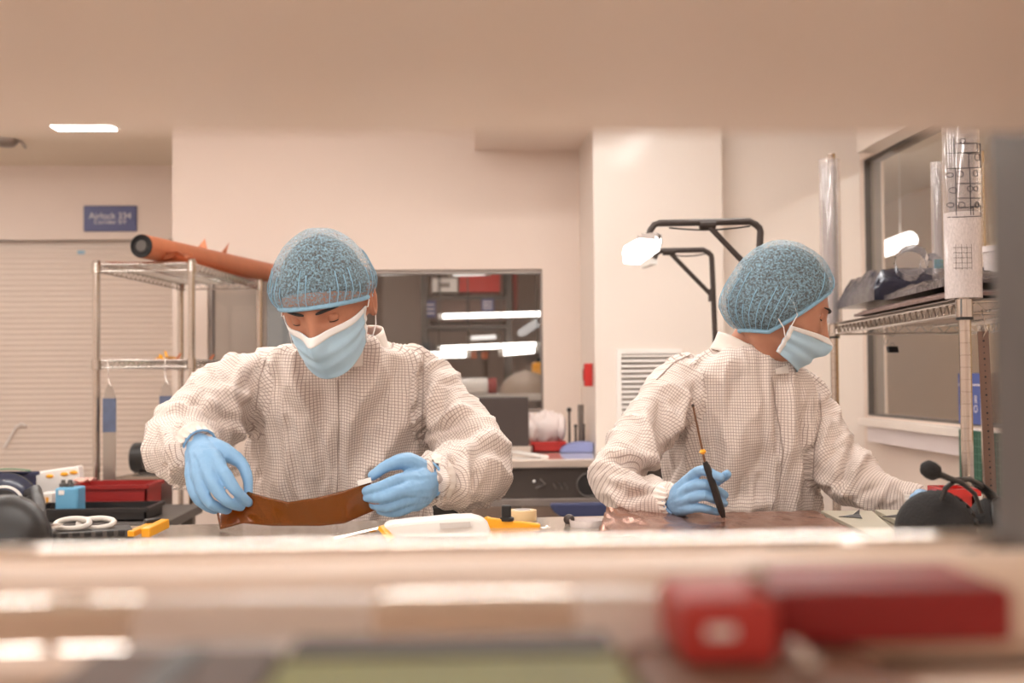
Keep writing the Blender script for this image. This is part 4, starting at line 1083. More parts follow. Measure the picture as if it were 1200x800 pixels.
# left headset: black cup in front, navy cup with a white ring behind
e = empty('headset', at(10, 690, 1.5)); tag(e, 'dark headset with one white-ringed navy cup, beside the white scissors', 'headset')
ear_cup(e, at(8, 632, 1.45), (.15, -.8, .4), .05, .042, M['black'], M['rubber'])
cB = at(6, 592, 1.75)
nv = mat('navy_gloss', C(40, 46, 70), .3, var=.2, coat=.3)
cu = ear_cup(e, cB, (.25, -1, .1), .046, .025, nv, M['rubber'])
u_ = Vector((.25, -1, .1)).normalized(); o1 = u_.orthogonal().normalized(); o2 = u_.cross(o1)
MB().tube([cB + u_ * .022 + (o1 * math.cos(k * math.pi / 14) + o2 * math.sin(k * math.pi / 14)) * .026 for k in range(28)], .003, 6, closed=True).build('white_ring', M['white'], cu, smooth=True)
MB().lathe([(0, .028), (.022, .027), (.024, .02)], cB, u_, 20).build('cap', M['black'], cu, smooth=40)
MB().tube([at(x, y, Y_) for x, y, Y_ in ((27, 590, 1.75), (34, 578, 1.74), (42, 574, 1.72), (46, 590, 1.68), (48, 618, 1.6), (40, 650, 1.55))], .008, 8).build('headband', M['black'], e, smooth=True)
MB().prism([at(x, y, 1.72) for x, y in ((26, 585), (41, 574), (45, 578), (47, 620), (38, 640), (26, 610))], (0, .02, 0)).build('hinge_arm', M['black'], e, bev=.004)

# ================================================================== the shelf unit the camera looks through
e = empty('shelf_unit', (0, .35, 0)); tag(e, 'beige open shelf unit standing before the work bench', 'shelf unit')
YS = .45
xp0 = at(1187, 300, .465).x
zu = at(600, 157, YS).z; yr_ = .475
zr = at(600, 646, yr_).z; zl_ = zr - .034
box2((-.8, .09, zu), (xp0 - .001, YS, zu + .018)).build('upper_shelf', M['shelf'], e, bev=.002)
box2((-.8, .09, zl_ - .018), (xp0 - .001, .488, zl_)).build('lower_shelf', M['shelf'], e, bev=.002)
zle = at(600, 655, .55).z
box2((-.9, .53, zle - .02), (.42, .603, zle)).build('highlight_ledge', M['highlightwhite'], e, bev=.003)  # added white ledge, its colour stands for the long blurred highlight
for x in (-.7, -.2, .2): box2((x, .487, zle - .035), (x + .03, .6, zle - .02)).build('highlight_ledge_bracket', M['greypost'], e)
for x in (xp0 + .018, -.82):
    for y in (.465, .11): B((x, y, .75), (.035, .045, 1.5)).build('post', M['greypost'], e, bev=.003)
MB().tube([(-.8, yr_ + .004, zr), (xp0 - .001, yr_ + .004, zr)], .0048, 24).build('guard_rail', M['mirror'], e, smooth=True)
for x in (-.79, -.3, xp0 - .008): MB().tube([(x, yr_, zl_ - .001), (x, yr_, zr)], .004, 8).build('rail_bracket', M['chrome'], e)
# rolls on the lower shelf
def long_roll(x0, x1, y, r_, m_, label):
    c_ = (x0, y, zl_ + r_ + .0005); L_ = x1 - x0
    o = MB().lathe([(r_ * .5, 0), (r_ * .97, .001), (r_, .004), (r_, L_ - .004), (r_ * .97, L_ - .001), (r_ * .5, L_)], c_, (1, 0, 0), 36).build('film_roll', m_, smooth=40); tag(o, label, 'roll')
    MB().lathe([(r_ * .45, -.008), (r_ * .45, .004)], c_, (1, 0, 0), 16).build('core', M['kraft'], o)
fr1 = mat('cream_film_wrap', C(214, 190, 170), .4, var=.05, coat=.2)
r1_ = (at(600, 655, .425).z - zl_) / 2
long_roll(-.78, xp0 - .006, .425, r1_, fr1, 'long cream film roll lying behind the glossy roll on the open shelf')
gl = mat('highlight_banded_wrap', C(250, 246, 242), .16, .0, var=.0, vscale=5, coat=1.0, colr2=C(196, 168, 150), stretch=(2.2, .02, .02))  # white bands paint the broken highlight into the wrap colour
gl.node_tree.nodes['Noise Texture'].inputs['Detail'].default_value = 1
r2_ = (at(600, 693, .375).z - zl_) / 2
long_roll(-.62, at(770, 700, .375).x, .375, r2_, gl, 'glossy white-banded roll with highlights painted as bands, in front of the cream roll')
for q0, q1, lb in ((-40, 165, 'a'), (440, 668, 'b')):
    x0_, x1_ = at(q0, 700, .375).x, at(q1, 700, .375).x
    o_ = [o for o in bpy.data.objects if o.name.startswith('film_roll') and 'white-banded' in o.get('label', '')][0]
    MB().lathe([(r2_ * 1.0, 0), (r2_ * 1.015, .0005), (r2_ * 1.015, x1_ - x0_), (r2_ * 1.0, x1_ - x0_ + .0005)], (x0_, .375, zl_ + r2_ + .0005), (1, 0, 0), 36).build('highlight_sleeve', M['mirror'], o_, smooth=40)  # mirror sleeves added to make the bright highlight segments on the roll
# packs in front
def pack(x0p, x1p, Y0, Y1, ztop, m_, label, z0=None, nm='soft_pack'):
    z0 = zl_ + .001 if z0 is None else z0
    a, b = at(x0p, 760, Y0).x, at(x1p, 760, Y0).x
    o = box2((a, Y0, z0), (b, Y1, ztop)).build(nm, m_, bev=.004); tag(o, label, 'pack' if nm == 'soft_pack' else 'carton')
    return o, a, b
gp = mat('green_pack', C(150, 156, 82), .6, var=.25, vscale=14, colr2=C(92, 84, 44))
zg = at(500, 762, .33).z
o, a, b = pack(260, 788, .25, .345, zg, gp, 'olive green soft pack lying on the open shelf')
B(((a + b) / 2, .345 - .012, zg + .0006), (b - a - .006, .02, .0012)).build('dark_label', mat('dark_label', C(64, 52, 50), .6, var=.3, vscale=20), o)
dkp = mat('dark_brown_pack', C(104, 84, 74), .6, var=.3, vscale=10)
o, a, b = pack(-60, 256, .25, .345, at(120, 772, .33).z, dkp, 'dark brown soft pack beside the green pack on the open shelf')
B((a + .03, .30, at(120, 772, .33).z + .0005), (.008, .08, .001)).build('seam', M['black'], o)
zb_ = at(1000, 768, .34).z
o, a, b = pack(795, 1176, .26, .40, zb_, mat('taupe_pack', C(150, 118, 102), .6, var=.2, vscale=12), 'flat taupe pack under the red cartons on the open shelf')
B(((a + b) / 2, .2597, (zl_ + zb_) / 2), (b - a - .02, .001, .004)).build('print_line', M['redbox'], o)
rb2 = mat('deep_red_carton', C(140, 20, 17), .5, var=.12, vscale=14)
a, b = at(905, 700, .35).x, at(1182, 700, .35).x
o = box2((a, .345, zb_ + .001), (b, .395, at(1050, 690, .345).z)).build('red_carton', rb2, bev=.003); tag(o, 'deep red carton beside the grey post on the open shelf', 'carton')
B(((a + b) / 2, .37, at(1050, 690, .345).z + .0003), (b - a - .008, .008, .0005)).build('tape_strip', M['red'], o)
a, b = at(788, 700, .34).x, at(898, 700, .34).x
o = box2((a, .325, zb_ + .001), (b, .365, at(850, 702, .325).z)).build('red_carton', mat('bright_red_carton', C(190, 56, 48), .5, var=.1), bev=.003); tag(o, 'brighter red carton with a white label on the open shelf', 'carton')
B(((a + b) / 2 - .003, .3247, (zb_ + at(850, 702, .325).z) / 2 + .001), (.008, .0006, .003)).build('white_label', M['paper'], o)
for px, Yv, zz_, lb in ((886, .34, at(850, 702, .325).z, 'tiny steel ball added for a glint on the brighter red carton'), (930, .33, zb_, 'tiny steel ball before the deep red carton, next to another ball'), (946, .315, zb_, 'tiny steel ball before the deep red carton, next to another ball')):
    r_ = .0034; c = Vector((at(px, 720, Yv).x, Yv, zz_ + r_ + .0004))
    o = MB().ell(c, (r_, r_, r_), seg=20, rings=12).build('glint_ball', M['chrome'], smooth=True); tag(o, lb, 'ball', 'balls added for glints on the open shelf')  # balls added only to give small blurred glints
# ================================================================== PEOPLE
def remesh(parts, voxel, smooth=4, fac=.5):
    mb = MB()
    for p in parts: mb.add(p.v, p.f)
    me = bpy.data.meshes.new('tmp'); me.from_pydata([tuple(v) for v in mb.v], [], mb.f); me.update()
    bm = bmesh.new(); bm.from_mesh(me); bmesh.ops.recalc_face_normals(bm, faces=bm.faces); bm.to_mesh(me); bm.free()
    o = bpy.data.objects.new('tmp', me); col.objects.link(o)
    r = o.modifiers.new('r', 'REMESH'); r.mode = 'VOXEL'; r.voxel_size = voxel; r.use_smooth_shade = True
    if smooth:
        s_ = o.modifiers.new('s', 'SMOOTH'); s_.factor = fac; s_.iterations = smooth
    dg = bpy.context.evaluated_depsgraph_get(); dg.update()
    m2 = bpy.data.meshes.new_from_object(o.evaluated_get(dg))
    bpy.data.objects.remove(o); bpy.data.meshes.remove(me)
    return m2
def mesh_obj(name, me, m, parent=None):
    me.name = name; o = bpy.data.objects.new(name, me); col.objects.link(o)
    me.materials.clear(); me.materials.append(m)
    for p in me.polygons: p.use_smooth = True
    if parent is not None: o.parent = parent; o.matrix_parent_inverse = parent.matrix_basis.inverted()
    return o
def arr(me):
    n = len(me.vertices); v = np.empty(n * 3, np.float32); me.vertices.foreach_get('co', v)
    nn = np.empty(n * 3, np.float32); me.vertices.foreach_get('normal', nn)
    return v.reshape(-1, 3).astype(float), nn.reshape(-1, 3).astype(float)
def setv(me, v):
    me.vertices.foreach_set('co', v.astype(np.float32).ravel()); me.update()
def chain(nodes, flat=1.0, seg=18, ups=None, sub=3, up=None):
    """nodes: (px, py, Y, radius in px or metres if <1). A rounded tube through them"""
    P = [at(n[0], n[1], n[2]) for n in nodes]
    Rr = [(n[3] * n[2] / F if n[3] >= 1 else n[3]) for n in nodes]
    pts = []; rs = []
    for i in range(len(P) - 1):
        p0 = P[max(0, i - 1)]; p1 = P[i]; p2 = P[i + 1]; p3 = P[min(len(P) - 1, i + 2)]
        for k in range(sub):
            t = k / sub
            q = .5 * ((2 * p1) + (p2 - p0) * t + (2 * p0 - 5 * p1 + 4 * p2 - p3) * t * t + (3 * p1 - p0 - 3 * p2 + p3) * t ** 3)
            pts.append(q); rs.append(Rr[i] + (Rr[i + 1] - Rr[i]) * t)
    pts.append(P[-1]); rs.append(Rr[-1])
    # round ends
    d0 = (pts[0] - pts[1]).normalized(); d1 = (pts[-1] - pts[-2]).normalized()
    pts = [pts[0] + d0 * rs[0] * .75, pts[0] + d0 * rs[0] * .45] + pts + [pts[-1] + d1 * rs[-1] * .45, pts[-1] + d1 * rs[-1] * .75]
    rs = [rs[0] * .5, rs[0] * .85] + rs + [rs[-1] * .85, rs[-1] * .5]
    return MB().tube(pts, rs, seg, flat=flat, up=up), pts, rs
def torso(rings, seg=32, ex=2.3):
    """rings: (xl, xr, y, Y, half depth)"""
    vs = []; fs = []
    for (xl_, xr_, y, Y, dp) in rings:
        a, b = at(xl_, y, Y), at(xr_, y, Y); c = (a + b) / 2; hx = (b - a) / 2
        for k in range(seg):
            an = 2 * math.pi * k / seg; cs_, sn = math.cos(an), math.sin(an)
            x = math.copysign(abs(cs_) ** (2 / ex), cs_); yv = math.copysign(abs(sn) ** (2 / ex), sn)
            vs.append(c + hx * x + Vector((0, dp * yv, 0)))
    n = len(rings)
    for i in range(n - 1):
        for k in range(seg): fs.append((i * seg + k, i * seg + (k + 1) % seg, (i + 1) * seg + (k + 1) % seg, (i + 1) * seg + k))
    fs.append(tuple(range(seg))); fs.append(tuple((n - 1) * seg + k for k in range(seg)))
    return MB().add(vs, fs)
def fnoise(V, sx, sy, sz, seed):
    return np.array([noise.noise(Vector((a * sx + seed, b * sy + seed * .7, c * sz))) for a, b, c in V])
def folds(me, me_w, strokes, amp=.004, seed=0, facing=True):
    """push real folds into the cloth: strokes are (x0, y0, x1, y1, width, height in mm)"""
    V, N = arr(me); px = proj(V)
    face = np.clip(-(N @ np.array((0, 1, 0.0))) * 1.6 + .35, 0, 1)
    D = np.zeros(len(V))
    for x0, y0, x1, y1, wd, h in strokes:
        a = np.array((x0, y0)); d = np.array((x1 - x0, y1 - y0), float); L2 = d @ d
        t = np.clip(((px - a) @ d) / L2, 0, 1)
        dist = np.linalg.norm(px - (a + t[:, None] * d), axis=1)
        taper = np.sin(np.pi * np.clip(t * .86 + .07, 0, 1)) ** .6
        D += 2.1 * h / 1000 * np.exp(-(dist / wd) ** 2) * taper * face
    if amp:
        w1 = fnoise(V, 9, 9, 7, seed); w2 = fnoise(V, 24, 24, 20, seed + 5)
        r_ = 1 - np.abs(fnoise(V, 12, 12, 9, seed + 9)) * 2
        D += amp * (w1 * 1.0 + w2 * .4)
    Wl, which = me_w
    for ci, A in enumerate(Wl):
        m_ = np.where(which == ci)[0]
        if ci == 0: sc = (15, 5)
        else: sc = (7, 17)
        def rid(f, sd):
            n_ = np.array([noise.noise(Vector((A[i, 0] * sc[0] * f + .35 * A[i, 1] * sc[1], A[i, 1] * sc[1] * f - .5 * A[i, 0] * sc[0], sd + ci * 3.3))) for i in m_])
            return np.clip(1 - np.abs(n_) * 2.4, 0, 1) ** 2
        D[m_] += (1.7 if ci == 0 else 1.15) * amp * (1.9 * (rid(1.0, seed + 1.5) - .3) + .8 * (rid(2.1, seed + 7.5) - .3))
    D = np.clip(D, -.017, .03)
    setv(me, V + N * D[:, None])
def cloth_uv(me, body_c, chains):
    """weave direction of the cloth: round the trunk, and along each sleeve"""
    V, N = arr(me); nV = len(V)
    best = np.full(nV, 1.0); which = np.zeros(nV, int)
    U = np.zeros((nV, 2))
    U[:, 0] = np.arctan2(V[:, 0] - body_c[0], -(V[:, 1] - body_c[1])) * .17; U[:, 1] = V[:, 2]
    W = [U]
    for ci, (pts, rs) in enumerate(chains):
        P = np.array([tuple(p) for p in pts]); L_ = 0
        bd = np.full(nV, 9.); uu = np.zeros(nV); vv = np.zeros(nV)
        nr = None; acc = []
        for i in range(len(P) - 1):
            a, b = P[i], P[i + 1]; d = b - a; ln = np.linalg.norm(d)
            if ln < 1e-6: continue
            dn_ = d / ln
            if nr is None: nr = np.cross(dn_, (0, 1, 0)); nr = nr / np.linalg.norm(nr)
            nr = nr - dn_ * (nr @ dn_); nr = nr / np.linalg.norm(nr); bn_ = np.cross(dn_, nr)
            t = np.clip(((V - a) @ d) / ln ** 2, 0, 1)
            q = V - (a + t[:, None] * d); ds = np.linalg.norm(q, axis=1) / ((rs[i] + rs[i + 1]) / 2)
            bd = np.minimum(bd, ds)
            te = np.clip(((V - a) @ d) / ln ** 2, -2.5, 3.5)
            acc.append((ds, L_ + te * ln, q @ nr, q @ bn_))
            L_ += ln
        DS = np.array([x[0] for x in acc]); WG = np.exp(-9 * (DS - DS.min(0))); WG /= WG.sum(0)
        uu = (WG * np.array([x[1] for x in acc])).sum(0)
        vv = np.arctan2((WG * np.array([x[2] for x in acc])).sum(0), (WG * np.array([x[3] for x in acc])).sum(0)) * .068
        W.append(np.stack([vv, uu], 1))
        m_ = (bd < 1.22) & (uu > .055); which[m_] = ci + 1
    uvl = me.uv_layers.new(name='weave')
    out = np.zeros((len(me.loops), 2), np.float32)
    for p in me.polygons:
        w0 = which[p.vertices[0]]; A = W[w0]
        ref = A[p.vertices[0]]
        for li, vi in zip(p.loop_indices, p.vertices):
            q = A[vi].copy()
            per = .17 * 2 * math.pi if w0 == 0 else .068 * 2 * math.pi
            if q[0] - ref[0] > per / 2: q[0] -= per
            elif ref[0] - q[0] > per / 2: q[0] += per
            out[li] = q
    uvl.data.foreach_set('uv', out.ravel())
    return W, which

def cloth_mat():
    m = bpy.data.materials.new('gridded_cleanroom_cloth'); m.use_nodes = True
    N = m.node_tree.nodes; L = m.node_tree.links; b = N['Principled BSDF']
    b.inputs['Roughness'].default_value = .75; b.inputs['Sheen Weight'].default_value = .15
    uv = N.new('ShaderNodeUVMap'); uv.uv_map = 'weave'
    sp = N.new('ShaderNodeSeparateXYZ'); L.new(uv.outputs[0], sp.inputs[0])
    outs = []
    for k in range(2):
        mu = N.new('ShaderNodeMath'); mu.operation = 'MULTIPLY'; mu.inputs[1].default_value = 1 / .0056; L.new(sp.outputs[k], mu.inputs[0])
        fr = N.new('ShaderNodeMath'); fr.operation = 'FRACT'; L.new(mu.outputs[0], fr.inputs[0])
        lt = N.new('ShaderNodeMath'); lt.operation = 'LESS_THAN'; lt.inputs[1].default_value = .2; L.new(fr.outputs[0], lt.inputs[0])
        outs.append(lt)
    mx = N.new('ShaderNodeMath'); mx.operation = 'MAXIMUM'; L.new(outs[0].outputs[0], mx.inputs[0]); L.new(outs[1].outputs[0], mx.inputs[1])
    c = N.new('ShaderNodeMix'); c.data_type = 'RGBA'
    c.inputs['A'].default_value = C(231, 218, 210); c.inputs['B'].default_value = C(172, 153, 144)
    L.new(mx.outputs[0], c.inputs['Factor']); L.new(c.outputs['Result'], b.inputs['Base Color'])
    nz = N.new('ShaderNodeTexNoise'); nz.inputs['Scale'].default_value = 28; nz.inputs['Detail'].default_value = 5
    tc = N.new('ShaderNodeTexCoord'); L.new(tc.outputs['Object'], nz.inputs['Vector'])
    bp = N.new('ShaderNodeBump'); bp.inputs['Strength'].default_value = .35; bp.inputs['Distance'].default_value = .012
    L.new(nz.outputs['Fac'], bp.inputs['Height']); L.new(bp.outputs['Normal'], b.inputs['Normal'])
    return m
def net_mat():
    m = bpy.data.materials.new('blue_mesh_net'); m.use_nodes = True
    N = m.node_tree.nodes; L = m.node_tree.links; b = N['Principled BSDF']
    b.inputs['Roughness'].default_value = .6; b.inputs['Base Color'].default_value = C(150, 180, 196)
    tc = N.new('ShaderNodeTexCoord')
    v = N.new('ShaderNodeTexVoronoi'); v.feature = 'DISTANCE_TO_EDGE'; v.inputs['Scale'].default_value = 480
    L.new(tc.outputs['Object'], v.inputs['Vector'])
    n = N.new('ShaderNodeTexNoise'); n.inputs['Scale'].default_value = 240; n.inputs['Detail'].default_value = 3; L.new(tc.outputs['Object'], n.inputs['Vector'])
    mr = N.new('ShaderNodeMapRange'); mr.inputs[1].default_value = .0; mr.inputs[2].default_value = .35; mr.inputs[3].default_value = .64; mr.inputs[4].default_value = .14
    L.new(v.outputs['Distance'], mr.inputs[0])
    ml = N.new('ShaderNodeMath'); ml.operation = 'MULTIPLY_ADD'; ml.inputs[1].default_value = 1.4; ml.inputs[2].default_value = -.72; L.new(n.outputs['Fac'], ml.inputs[0])
    ad = N.new('ShaderNodeMath'); ad.operation = 'ADD'; ad.use_clamp = True; L.new(mr.outputs[0], ad.inputs[0]); L.new(ml.outputs[0], ad.inputs[1])
    L.new(ad.outputs[0], b.inputs['Alpha'])
    return m
M['cloth'] = cloth_mat(); M['net'] = net_mat()
M['netband'] = mat('blue_net_band', C(140, 182, 208), .6, var=.15, vscale=150, bump=.3, bscale=400)
M['hair'] = mat('dark_hair', C(30, 25, 24), .6, var=.4, vscale=60, bump=.5, bscale=120, stretch=(1, 1, 3))
M['maskblue'] = mat('mask_blue', C(178, 208, 228), .7, var=.03, vscale=20, bump=.08, bscale=300)
M['maskwhite'] = mat('mask_white', C(236, 232, 230), .7, var=.02)
M['glove'] = mat('nitrile_blue', C(132, 175, 214), .42, var=.05, vscale=30, bump=.12, bscale=90, spec=.4)
M['eyewhite'] = mat('eye_white', C(226, 214, 206), .2, var=.02)
M['iris'] = mat('iris_brown', C(46, 30, 22), .15, var=.1)
M['trousers'] = mat('dark_trousers', C(52, 50, 56), .8, var=.1)
def skin_mat(nm, c, lip):
    m = mat(nm, c, .48, var=.07, vscale=26, bump=.08, bscale=220, colr2=lip)
    b = m.node_tree.nodes['Principled BSDF']; b.inputs['Subsurface Weight'].default_value = .12
    b.inputs['Subsurface Radius'].default_value = (.01, .004, .002); return m

# ---- head: a shaped ball in head space (face looks along -Y, up +Z)
def head_fn(d):
    """d unit direction -> point on head surface"""
    x, y, z = d
    px, py, pz = .075 * x, .094 * y, .113 * z
    if z < 0:                                   # jaw narrows and comes forward
        k = -z
        px *= 1 - .30 * k ** 1.5; 
        py = py * (1 - .28 * k ** 2) - .018 * k ** 2
    py += .010 * max(0, z) * 1
    f = max(0., -y)
    g = lambda a, b, sa, sb: math.exp(-((px - a) / sa) ** 2 - ((pz - b) / sb) ** 2) * (f > .15)
    py -= .026 * g(0, -.030, .0125, .016) + .012 * g(0, -.008, .009, .022)       # nose, bridge
    py -= .006 * (g(.028, .024, .022, .008) + g(-.028, .024, .022, .008))          # brows
    py += .011 * (g(.031, .004, .016, .011) + g(-.031, .004, .016, .011))          # eye sockets
    py -= .005 * (g(.04, -.026, .02, .018) + g(-.04, -.026, .02, .018))            # cheeks
    py -= .007 * g(0, -.066, .022, .012) + .009 * g(0, -.098, .02, .014)           # lips, chin
    return Vector((px, py, pz))
def head_mesh(Mx, ear=1.0):
    mb = MB()
    def fn(u, v):
        th, ph = v * math.pi, u * 2 * math.pi
        return Mx @ head_fn((math.sin(th) * math.cos(ph), math.sin(th) * math.sin(ph), math.cos(th)))
    mb.grid(fn, 72, 60, closed_u=True)
    for s_ in (-1, 1):                          # ears
        c = Vector((s_ * (.076 if ear == 1 else .062), .012, -.008))
        pts = [Mx @ (c + Vector((s_ * .007 * (1 + .3 * math.sin(a)), .015 * math.cos(a) + .004 * math.sin(a), .029 * math.sin(a)))) for a in [math.pi * 2 * k / 18 for k in range(18)]]
        mb.tube(pts, .0052, 8, closed=True)
        mb.ell(Mx @ (c + Vector((s_ * .0, .002, -.002))), (.006, .014, .024), Mx.to_3x3(), 14, 10)
    return mb
def person(name, label, head_M, neck, torso_rings, arms, hands, legs, skin, ear=1.0):
    """one continuous body: head, neck, trunk, arms, hands, legs"""
    parts = [head_mesh(head_M, ear), neck]
    parts.append(torso([(a + (b - a) * .12, b - (b - a) * .12, y, Y, dp * .72) for a, b, y, Y, dp in torso_rings]))
    for a in arms: parts.append(chain([(x, y, Y, max(7, r_ * .4)) for x, y, Y, r_ in a])[0])
    for h in hands:
        for c in h: parts.append(chain([(x, y, Y, max(.004, r_ * .66)) for x, y, Y, r_ in c], seg=10)[0])
    for l in legs: parts.append(MB().tube(l[0], [r_ * .85 for r_ in l[1]], 16))
    me = remesh(parts, .0042, 3, .4)
    o = mesh_obj(name, me, skin); tag(o, label, 'person')
    return o
def face_parts(o, Mx, skin, down=.75, brow=True, sides=(-1, 1)):
    for s_ in sides:
        c = Vector((s_ * .0305, -.0682, .004))
        e_ = MB().ell(Mx @ c, (.0125, .0115, .0115), Mx.to_3x3(), 18, 12).build('eye', M['eyewhite'], o, smooth=True)
        g_ = Vector((0, -math.cos(.75), -math.sin(.75))); q = c + g_ * .0076
        MB().ell(Mx @ q, (.0055, .0045, .0055), Mx.to_3x3(), 14, 8).build('iris', M['iris'], e_, smooth=True)
        # upper lid, lowered as the eyes look down
        def lid(u, v, c=c, s_=s_, up=True):
            a = (u - .5) * 2.5; el = .75 - v * (down + .42)
            r_ = .0128
            return Mx @ (c + Vector((math.sin(a) * math.cos(el) * r_, -math.cos(a) * math.cos(el) * r_, math.sin(el) * r_)))
        l_ = MB().grid(lid, 16, 9).build('eyelid', skin, o, smooth=True, solid=.0012)
        el = .75 - (down + .42)
        pts = [Mx @ (c + Vector((math.sin(a) * math.cos(el) * .0135, -math.cos(a) * math.cos(el) * .0135, math.sin(el) * .0135))) for a in [(k / 10 - .5) * 2.3 for k in range(11)]]
        MB().tube(pts, [.0004] + [.0010] * 9 + [.0004], 5).build('eyelash', M['hair'], l_)
        def lid2(u, v, c=c):
            a = (u - .5) * 2.5; el2 = -1.25 + v * .5
            r_ = .0127
            return Mx @ (c + Vector((math.sin(a) * math.cos(el2) * r_, -math.cos(a) * math.cos(el2) * r_, math.sin(el2) * r_)))
        MB().grid(lid2, 14, 5).build('eyelid', skin, o, smooth=True, solid=.001)
        def hp(x, z):                           # point on face front at (x, z)
            lo, hi = -1., 1.
            best = None
            zz = z / .113; xx = x / .075 / (1 - .3 * max(0, -zz) ** 1.5)
            yy = -math.sqrt(max(.02, 1 - zz * zz - xx * xx))
            return head_fn((xx, yy, zz))
        br = [hp(s_ * (.011 + .036 * k / 8), .0215 + .003 * math.sin(k / 8 * 3.0)) for k in range(9)]
        br = [Mx @ (p + Vector((0, -.0006, 0))) for p in br]
        MB().tube(br, [.0016, .0026, .003, .003, .0027, .0024, .002, .0015, .0008], 7, flat=1).build('eyebrow', M['hair'], o, smooth=True)
def cap_mesh(Mx, front, slope, puff, grow=(1, 1, 1), bun=None, seed=0, pleat=.0022, low=None):
    """bouffant cap; band lies on the plane z = front + slope*(y+.09)"""
    def band(ph):
        x, y = math.cos(ph), math.sin(ph)
        # point on head where the band sits
        lo, hi = -1.2, 1.4
        best = None
        for it in range(26):
            mid = (lo + hi) / 2
            p = head_fn((x * math.cos(mid), y * math.cos(mid), math.sin(mid)))
            bz = front + slope * (p.y + .09)
            if low: bz = max(bz, low[0] + low[1] * p.y)
            if p.z < bz: lo = mid
            else: hi = mid
        return mid
    bands = [band(2 * math.pi * k / 120) for k in range(120)]
    def fn(u, v, off=0.0):
        k = int(round(u * 120)) % 120; ph = 2 * math.pi * u
        el = bands[k] + (math.pi / 2 - bands[k]) * v
        d = Vector((math.cos(ph) * math.cos(el), math.sin(ph) * math.cos(el), math.sin(el)))
        p = head_fn(d)
        nrm = Vector((d.x / .075, d.y / .094, d.z / .113)).normalized()
        rise = min(1, v / .16) ** .55
        k2 = .004 + puff * rise * (1 - .35 * max(0, v - .6))
        k2 += pleat * math.cos(ph * 34 + 3 * math.sin(ph * 5 + seed)) * max(0, 1 - v / .55) * min(1, v / .05)
        k2 += .0022 * noise.noise(Vector((d.x * 4 + seed, d.y * 4, d.z * 4))) * rise
        if bun:
            bd = Vector(bun[0]).normalized(); k2 += bun[1] * math.exp(-((d - bd).length / bun[2]) ** 2) * rise
        p = p + nrm * (k2 + off)
        return Mx @ Vector((p.x * grow[0], p.y * grow[1], p.z * grow[2]))
    return fn, bands
def head_gear(o, Mx, front, slope, puff, bun, hairfront, mask_w, skin, seed, loops=(-1, 1), hair_bun=None, hslope=None, low=None):
    # hair
    fnh, _ = cap_mesh(Mx, hairfront, slope if hslope is None else hslope, .004, bun=hair_bun, pleat=0, low=low)
    MB().grid(lambda u, v: fnh(u, v), 120, 16, closed_u=True).build('hair', M['hair'], o, smooth=True)
    fn, bands = cap_mesh(Mx, front, slope, puff, bun=bun, seed=seed, low=low)
    cap = MB().grid(lambda u, v: fn(u, v), 120, 26, closed_u=True).build('hair_net', M['net'], o, smooth=180)
    MB().tube([fn(k / 120, 0, .002) for k in range(120)], .0042, 7, closed=True).build('elastic_band', M['netband'], cap, smooth=True)
    pl_ = MB()
    for k in range(0, 120, 3):
        if random.random() < .6:
            n_ = random.randint(4, 8); pl_.tube([fn(((k + .35 * j) % 120) / 120, .02 + j * .055, .0012) for j in range(n_)], .0008, 4)
    pl_.build('pleats', M['netband'], cap)['kind'] = 'stuff'
    return cap
def face_mask(o, Mx, loops=(-1, 1), ztop=-.012, zside=-.008, bs=.04):
    def prof(s_, t):
        """s -1..1 across, t 0 top .. 1 bottom"""
        a = s_ * 1.36
        top = ztop + .006 * (1 - abs(s_)) * 0 + (zside - ztop) * abs(s_) ** 1.2
        bot = -.112 + bs * abs(s_) ** 2
        z = top + (bot - top) * t
        bulge = .018 * math.sin(math.pi * min(1, t * 1.05 + .05)) ** .8
        nose = .030 * math.exp(-((s_) / .17) ** 2) * math.exp(-((t - .16) / .30) ** 2)
        rx = .0735 - .013 * t + .003; ry = .092 + bulge * (1 - .75 * abs(s_)) - .006 * t
        pleat = .0022 * math.sin(t * 2 * math.pi * 3.2) * math.exp(-((t - .5) / .3) ** 2)
        nz = .0028 * noise.noise(Vector((s_ * 3, t * 4, 2.5)))
        p = Vector((math.sin(a) * (rx + pleat + nz), -math.cos(a) * (ry + pleat + nz) - nose + .004, z))
        return Mx @ p
    m_ = MB().grid(lambda u, v: prof(u * 2 - 1, v), 41, 28).build('face_mask', M['maskblue'], o, smooth=True, solid=.0016)
    MB().grid(lambda u, v: prof(u * 2 - 1, v * .13 - .004) + (Mx.to_3x3() @ Vector((0, -.0018, 0))), 41, 5).build('top_band', M['maskwhite'], m_, smooth=True, solid=.0012)
    for s_ in (-1, 1):
        MB().grid(lambda u, v, s_=s_: prof(s_ * (1.0 - .07 * u), v) + (Mx.to_3x3() @ Vector((s_ * .0016, -.0008, 0))), 4, 24).build('side_seam', M['maskwhite'], m_, smooth=True, solid=.0012)
    for s_ in loops:
        for t, ez in ((.03, .018), (.93, -.03)):
            a = prof(s_ * .98, t); b = Mx @ Vector((s_ * .081, .012, ez - .01)); c = Mx @ Vector((s_ * .084, -.02, (ez - .03 - .05 * t) * .6))
            MB().tube([a, a.lerp(c, .7), c.lerp(b, .5), b], .0011, 6).build('ear_loop', M['maskwhite'], m_, smooth=True)
    return m_
def glove(o, fingers, wristA, name='glove'):
    parts = [chain(c[:2] + [(x, y, Y, r_ * .86) for x, y, Y, r_ in c[2:]], seg=12)[0] for c in fingers]
    me = remesh(parts, .0018, 3, .5)
    V, N = arr(me); D = .0009 * fnoise(V, 60, 60, 60, 3) + .0006 * fnoise(V, 140, 140, 60, 4); setv(me, V + N * D[:, None])
    g = mesh_obj(name, me, M['glove'], o)
    return g
